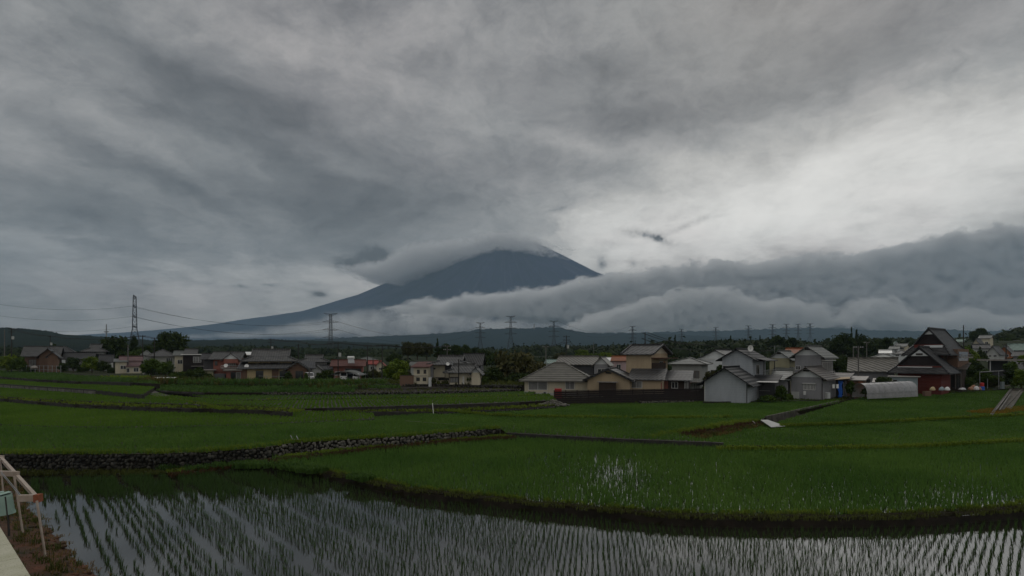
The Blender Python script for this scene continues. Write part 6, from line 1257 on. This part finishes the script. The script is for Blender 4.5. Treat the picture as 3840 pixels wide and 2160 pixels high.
def wire(name, a, b_, sag, rad, par=None, label=None, m='darktrim', n=14, cat='cable'):
    mb = MB(); p0 = a
    for i in range(1, n + 1):
        s = i / n; p1 = a.lerp(b_, s) - UP * sag * 4 * s * (1 - s); mb.bar(p0, p1, rad * 2); p0 = p1
    o = mb.build(name, M[m], par, False)
    if label: tag(o, label, cat)
    return o
M['wire'] = mat('distant_wire', (.03, .03, .03), rough=.8)
pc = empty('power_lines', py[0][2], 'high voltage lines sagging between the left tower and the one before the volcano', 'cable')
for k in (2, 3, 4, 5): wire('conductor', py[0][k], py[1][k if k % 2 == 0 else k], 11, .09, pc, m='wire')
pc = empty('power_lines', py[0][2], 'high voltage lines leaving the left tower towards the left edge', 'cable')
for k, yv in ((2, 1085), (4, 1130), (6, 1175)): wire('conductor', py[0][k], W(-260, yv + 5, 430), 9, .07, pc, m='wire')
pc = empty('power_lines', py[1][2], 'high voltage lines from the tower before the volcano to the middle trio', 'cable')
for k in (3, 5): wire('conductor', py[1][k], py[2][k - 1], 20, .12, pc, m='wire')
pc = empty('power_lines', py[4][2], 'high voltage lines from the middle trio to the single tower', 'cable')
for k in (1, 3): wire('conductor', py[4][k], py[5][k - 1], 22, .15, pc, m='wire')
M['pole'] = mat('pole_concrete', (.13, .125, .115), rough=.8); M['poledark'] = mat('dark_pole', (.035, .033, .03), rough=.8)
def pole(px, yt, yb, Y, label, arms=1, mt='poledark', tr_=False, r=.15, lamp=False):
    b0 = W(px, yb, Y); t0 = W(px, yt, Y); root = empty('utility_pole', b0, label, 'utility pole', 'utility poles')
    MB().tube(b0 - UP, t0, r, r * .75, 10).build('shaft', M[mt], root)
    for k in range(arms):
        z = t0 - UP * (.35 + k * .9); x = MB().bar(z + Vector((-.9, 0, 0)), z + Vector((.9, 0, 0)), .1).build('crossarm', M[mt], root)
        for dx in (-.85, -.45, .45, .85): MB().tube(z + Vector((dx, 0, .03)), z + Vector((dx, 0, .25)), .05, .04, 6).build('insulator', M['plastic'] if mt == 'pole' else M['poledark'], x)
    if tr_: MB().tube(t0 - UP * 3.4 + Vector((.4, 0, 0)), t0 - UP * 2.5 + Vector((.4, 0, 0)), .3, .3, 12).build('transformer', M['dirtywhite'], root)
    if lamp: MB().bar(t0 - UP * .2, t0 + Vector((.9, 0, .1)), .08).build('bracket', M['steel'], root)
    return t0
tops = {}
for i, a in enumerate(((17, 1235, 1330, 170, 'thin pale pole at the left edge', 0, 'pole'), (43, 1229, 1390, 150, 'dark pole with a transformer left of the brown wooden house', 2, 'poledark', True), (188, 1258, 1385, 180, 'pole with a white box behind the brown wooden house', 1, 'poledark', True), (480, 1294, 1395, 142, 'slim pole in front of the low cream house', 0, 'pole'), (535, 1257, 1400, 150, 'tall dark pole with a wide crossarm right of the left lattice tower', 1, 'poledark'), (579, 1266, 1400, 148, 'dark pole before the round evergreen dome', 1, 'poledark'),
    (1016, 1269, 1400, 160, 'pole with a transformer behind the yellow house roof', 2, 'poledark', True), (1119, 1290, 1400, 150, 'plain dark pole right of the yellow house roof', 1, 'poledark'), (1268, 1282, 1425, 118, 'tall dark pole left of the rusty red house', 2, 'poledark', True), (1378, 1293, 1428, 116, 'dark pole right of the carport', 2, 'poledark'), (1399, 1344, 1430, 114, 'short bare pole right of the carport', 0, 'poledark'), (1433, 1291, 1436, 106, 'tall dark pole left of the bright green tree', 1, 'poledark'),
    (1677, 1294, 1400, 130, 'pole with pale insulators behind the middle cream house', 2, 'pole'), (1720, 1347, 1443, 92, 'bare dark pole in front of the middle cream house', 0, 'poledark'), (2047, 1297, 1400, 150, 'pale pole with a small cross top behind the chestnut', 1, 'pole'), (2124, 1258, 1400, 135, 'big dark pole with two crossarms and a transformer beyond the pyramid roof', 2, 'poledark', True), (2226, 1284, 1360, 220, 'thin pale pole before the forest beyond the pyramid roof', 0, 'pole'), (2419, 1245, 1400, 110, 'thick black pole rising behind the tall beige house', 0, 'poledark'),
    (3219, 1297, 1465, 98, 'pale slim pole in front of the corrugated roof', 1, 'pole'), (3200, 1300, 1400, 150, 'short pale pole before the dark trees left of the corrugated roof', 0, 'pole'), (3250, 1281, 1400, 165, 'pole with a cross top above the corrugated roof', 1, 'pole'), (3613, 1219, 1400, 125, 'tall dark pole right of the dark red house', 0, 'poledark'), (3773, 1288, 1420, 118, 'dark pole before the right hillside houses', 1, 'poledark'), (1160, 1378, 1428, 109, 'slim pale pole in the garden of the yellow house', 0, 'pole'))):
    tops[a[0]] = pole(*a, r=.13 if a[3] < 140 else .16)
def run(lst, lbl, rad=.035):
    root = empty('overhead_wires', lst[0], lbl, 'cable')
    for a, b_ in zip(lst, lst[1:]):
        for dx in (-.7, .7): wire('wire', a + Vector((dx, 0, -.15)), b_ + Vector((dx, 0, -.15)), (a - b_).length * .018, rad, root, m='wire', n=8)
T_ = tops
run([T_[1016], T_[1119] + UP * .9, T_[1268], T_[1378], T_[1433], T_[1677]], 'overhead wires running from the yellow house pole to the middle cream house', .05)
run([T_[43], T_[188], T_[535], T_[579]], 'overhead wires crossing above the left houses', .05)
run([T_[2419], W(2640, 1290, 150), W(2900, 1312, 190)], 'overhead wires falling away from the thick black pole', .05)
run([T_[2419] - UP * 1.2, W(2640, 1310, 150)], 'lower overhead wires of the thick black pole', .05)
run([T_[2047], T_[2124] - UP * 1.5, T_[2226] - UP * 2], 'overhead wires between the poles beyond the pyramid roof', .04)
def antenna(px, yt, Y, label):
    p = W(px, yt, Y); root = empty('antenna', p - UP * 2, label, 'antenna'); MB().bar(p - UP * 2, p, .06).build('mast', M['steel'], root); MB().bar(p + Vector((-.8, 0, -.1)), p + Vector((.8, 0, -.1)), .05).build('boom', M['steel'], root)
    mb = MB(); [mb.bar(p + Vector((x, -.3, -.1)), p + Vector((x, .3, -.1)), .04) for x in (-.7, -.35, 0, .35, .7)]; mb.build('elements', M['steel'], root, False)
antenna(2815, 1293, 93, 'roof antenna on the white house with the black roof'); antenna(2905, 1296, 104, 'roof antenna on the olive house'); antenna(2628, 1322, 112, 'tall thin aerial near the white low roofed house')
dd = empty('satellite_dish', W(2814, 1312, 90), 'white dish on the ridge of the house with the black roof', 'satellite dish'); mb = MB(); n = 14; p = W(2814, 1306, 90); pts = [p + Vector((.5 * math.cos(6.283 * i / n), -.05, .55 * math.sin(6.283 * i / n))) for i in range(n)]
for i in range(n): mb.tri([p + Vector((0, .12, 0)), pts[i], pts[(i + 1) % n]])
mb.build('bowl', M['plastic'], dd, False); MB().bar(p, p - UP * .9 + Vector((0, .3, 0)), .06).build('stem', M['steel'], dd)
mt_ = empty('radio_mast', W(399, 1262, 900), 'distant thin red and white radio mast left of the lattice tower', 'mast'); MB().tube(W(399, 1262, 900), W(399, 1216, 900), 1.2, .8, 6).build('mast', M['steel'], mt_); MB().box(W(399, 1243, 900), Vector((1, 0, 0)), Vector((0, 1, 0)), (-2.5, 2.5), (-2, 2), (CZ + 44, CZ + 46)).build('platform', M['steel'], mt_)
mt_ = empty('radio_mast', W(2003, 1232, 4200), 'tiny grey tower on the crest of the wooded hill', 'mast'); MB().box(W(2003, 1232, 4200), Vector((1, 0, 0)), Vector((0, 1, 0)), (-4, 4), (-4, 4), (CZ + 230, CZ + 272)).build('tower', M['gutter'], mt_)

# ------------------------------------------------------------------ near left corner
V = []; wl = LN([(20, 1780), (70, 1840), (92, 1883), (116, 1930), (190, 1996), (285, 2101), (345, 2160), (480, 2330), (700, 2700)], 0); wl = resample(wl, .35); off = [(-.25, -.15), (.05, .02), (.25, .2), (.6, .42), (1.1, .52), (2.2, .62), (5, .8), (25, 1.0)]
random.seed(11)
for i, p in enumerate(wl):
    a_, b2_ = wl[max(0, i - 1)], wl[min(len(wl) - 1, i + 1)]; d = (b2_ - a_).normalized(); n_ = Vector((d.y, -d.x, 0)); n_ = n_ if n_.x < 0 else -n_
    for (u, z) in off: q = p + n_ * (u + (random.random() - .5) * .18) + UP * (z + (random.random() - .5) * .12 * (u < 5)); V.append(tuple(q))
k = len(off); me = np_mesh('earth_bank', np.array(V), np.array([(i * k + j, i * k + j + 1, (i + 1) * k + j + 1, (i + 1) * k + j) for i in range(len(wl) - 1) for j in range(k - 1)]))
M['redsoil'] = mat('red_brown_soil', (.12, .052, .032), rough=.95, scale=1.3, col2=(.035, .03, .018), bump=.06, bscale=7)
tag(link('earth_bank', me, M['redsoil']), kind='structure')
bp = np.array(V).reshape(len(wl), k, 3)
idx = rng.integers(0, len(wl), 900); jx = rng.integers(3, 6, 900); q = bp[idx, jx]; far_ = q[:, 1] > 17.5; kp = (far_ & (rng.random(900) < .45)) | (rng.random(900) < .12)
tufts('bank_weeds', q[kp, 0] + rng.normal(size=kp.sum()) * .3, q[kp, 1] + rng.normal(size=kp.sum()) * .3, q[kp, 2], .22, .03, 9, M['weed'], spread_=.9, base_r=.15)
q = bp[idx, rng.integers(1, 5, 900)]; tufts('dry_straw', q[:, 0] + rng.normal(size=900) * .2, q[:, 1] + rng.normal(size=900) * .2, q[:, 2], .12, .02, 5, M['strawgrass'], spread_=1.6, base_r=.15)
cl_ = bmesh.new(); random.seed(5)
for i in range(110):
    qq = Vector(bp[random.randrange(int(len(wl) * .35), len(wl)), random.randrange(1, 5)]); g = bmesh.ops.create_icosphere(cl_, subdivisions=1, radius=random.uniform(.06, .2))
    for v in g['verts']: v.co = Vector((v.co.x * 1.5, v.co.y, v.co.z * .6)) * random.uniform(.8, 1.2) + qq
me = bpy.data.meshes.new('earth_clods'); cl_.to_mesh(me); cl_.free(); tag(link('earth_clods', me, M['redsoil']), kind='stuff')
M['frame'] = mat('pinkish_painted_steel', (.42, .36, .31), rough=.6, scale=3, col2=(.30, .24, .19)); M['rust'] = mat('rusty_steel', (.28, .09, .04), rough=.9, scale=6, col2=(.14, .05, .03))
fr_ = empty('steel_frame', W(175, 2098, 19), 'pale pinkish steel frame of slanting beams on thin posts at the lower left', 'frame')
MB().bar(W(2, 1716, 27.4), W(142, 1872, 19.6), .12, .15).build('long_beam', M['frame'], fr_)
MB().bar(W(-60, 1773, 23.2), W(69, 1777, 23.2), .14, .22).build('cross_beam', M['frame'], fr_); MB().bar(W(72, 1868, 19.6), W(148, 1867, 19.6), .14, .24).build('cross_beam', M['frame'], fr_); MB().bar(W(-60, 1716, 27.4), W(12, 1716, 27.4), .14, .22).build('cross_beam', M['frame'], fr_)
MB().bar(W(133, 1868, 19.5), W(153, 1867, 19.5), .2, .29).build('rusty_end', M['rust'], fr_)
for (x0, y0, x1, y1, Y) in ((138, 1878, 174, 2100, 19.2), (53, 1785, 88, 2000, 21.9), (1, 1722, 14, 1860, 26.5)): MB().tube(W(x1, y1 + 12, Y), W(x0, y0, Y), .038, .038, 10).build('post', M['frame'], fr_)
MB().bar(W(4, 1768, 22.8), W(88, 1868, 19.8), .02).bar(W(4, 1775, 22.8), W(80, 1866, 19.8), .02).build('stay_wire', M['steel'], fr_, False)
tk = empty('water_tank', W(10, 1985, 20), 'mint green plastic tank on dark legs at the left edge', 'tank')
M['mint'] = mat('mint_plastic', (.28, .40, .34), rough=.4, var=.08, scale=1.5)
mb = MB(); c0, c1, c2 = W(8, 1924, 20), W(6, 1856, 20), W(4, 1849, 20); mb.tube(c0, c1, .38, .30, 20).tube(c1, c2, .30, .22, 20); mb.build('body', M['mint'], tk); MB().tube(c0 - UP * .03, c0 + UP * .04, .40, .39, 20).build('rim', M['mint'], tk); MB().tube(c2, c2 + UP * .06, .1, .09, 12).build('cap', M['mint'], tk)
for dx in (-14, 22): MB().tube(W(8 + dx, 1924, 20), W(12 + dx, 2010, 20), .035).build('leg', M['poledark'], tk)
MB().tube(W(20, 1863, 19.6), W(33, 1985, 19.4), .022).build('hose', M['poledark'], tk)
sg = empty('concrete_ledge', G(0, 1975, 1.9), 'pale speckled concrete ledge in the lower left corner', 'ledge')
M['speckle'] = bpy.data.materials.new('speckled_concrete'); M['speckle'].use_nodes = True; t = NT(M['speckle'].node_tree); oc = t.new('ShaderNodeTexCoord').outputs['Object']
c = t.mix(t.mapr(t.noise(oc, 1.5, 5, .6), .3, .7), (.36, .36, .25), (.46, .45, .35)); c = t.mix(t.mapr(t.noise(t.vm('MULTIPLY', oc, (1, 1, 1)), 22, 3, .7), .60, .66), c, (.08, .075, .05)); t.l.new(c, t.n['Principled BSDF'].inputs['Base Color']); t.n['Principled BSDF'].inputs['Roughness'].default_value = .8
e0, e1 = G(-6, 1966, 1.9), G(330, 2510, 1.9); dr = (e1 - e0); Le = dr.length; dr.normalize(); nr_ = Vector((dr.y, -dr.x, 0)); nr_ = nr_ if nr_.x < 0 else -nr_
ed = 0.
for L in (3.0, 1.9, 1.9, 1.9):
    MB().box(Vector((e0.x, e0.y, 0)) + dr * ed, dr, nr_, (0, L - .02), (0, 3.2), (1.6, 1.9)).build('slab', M['speckle'], sg); ed += L
MB().box(Vector((e0.x, e0.y, 0)), dr, nr_, (.05, ed - .1), (.12, 3.0), (-.3, 1.61)).build('base', M['darkconcrete'], sg)

# every labelled object is a thing
for o in COL.objects:
    if o.parent is None and o.get('category') and not o.get('kind'): o['kind'] = 'thing'
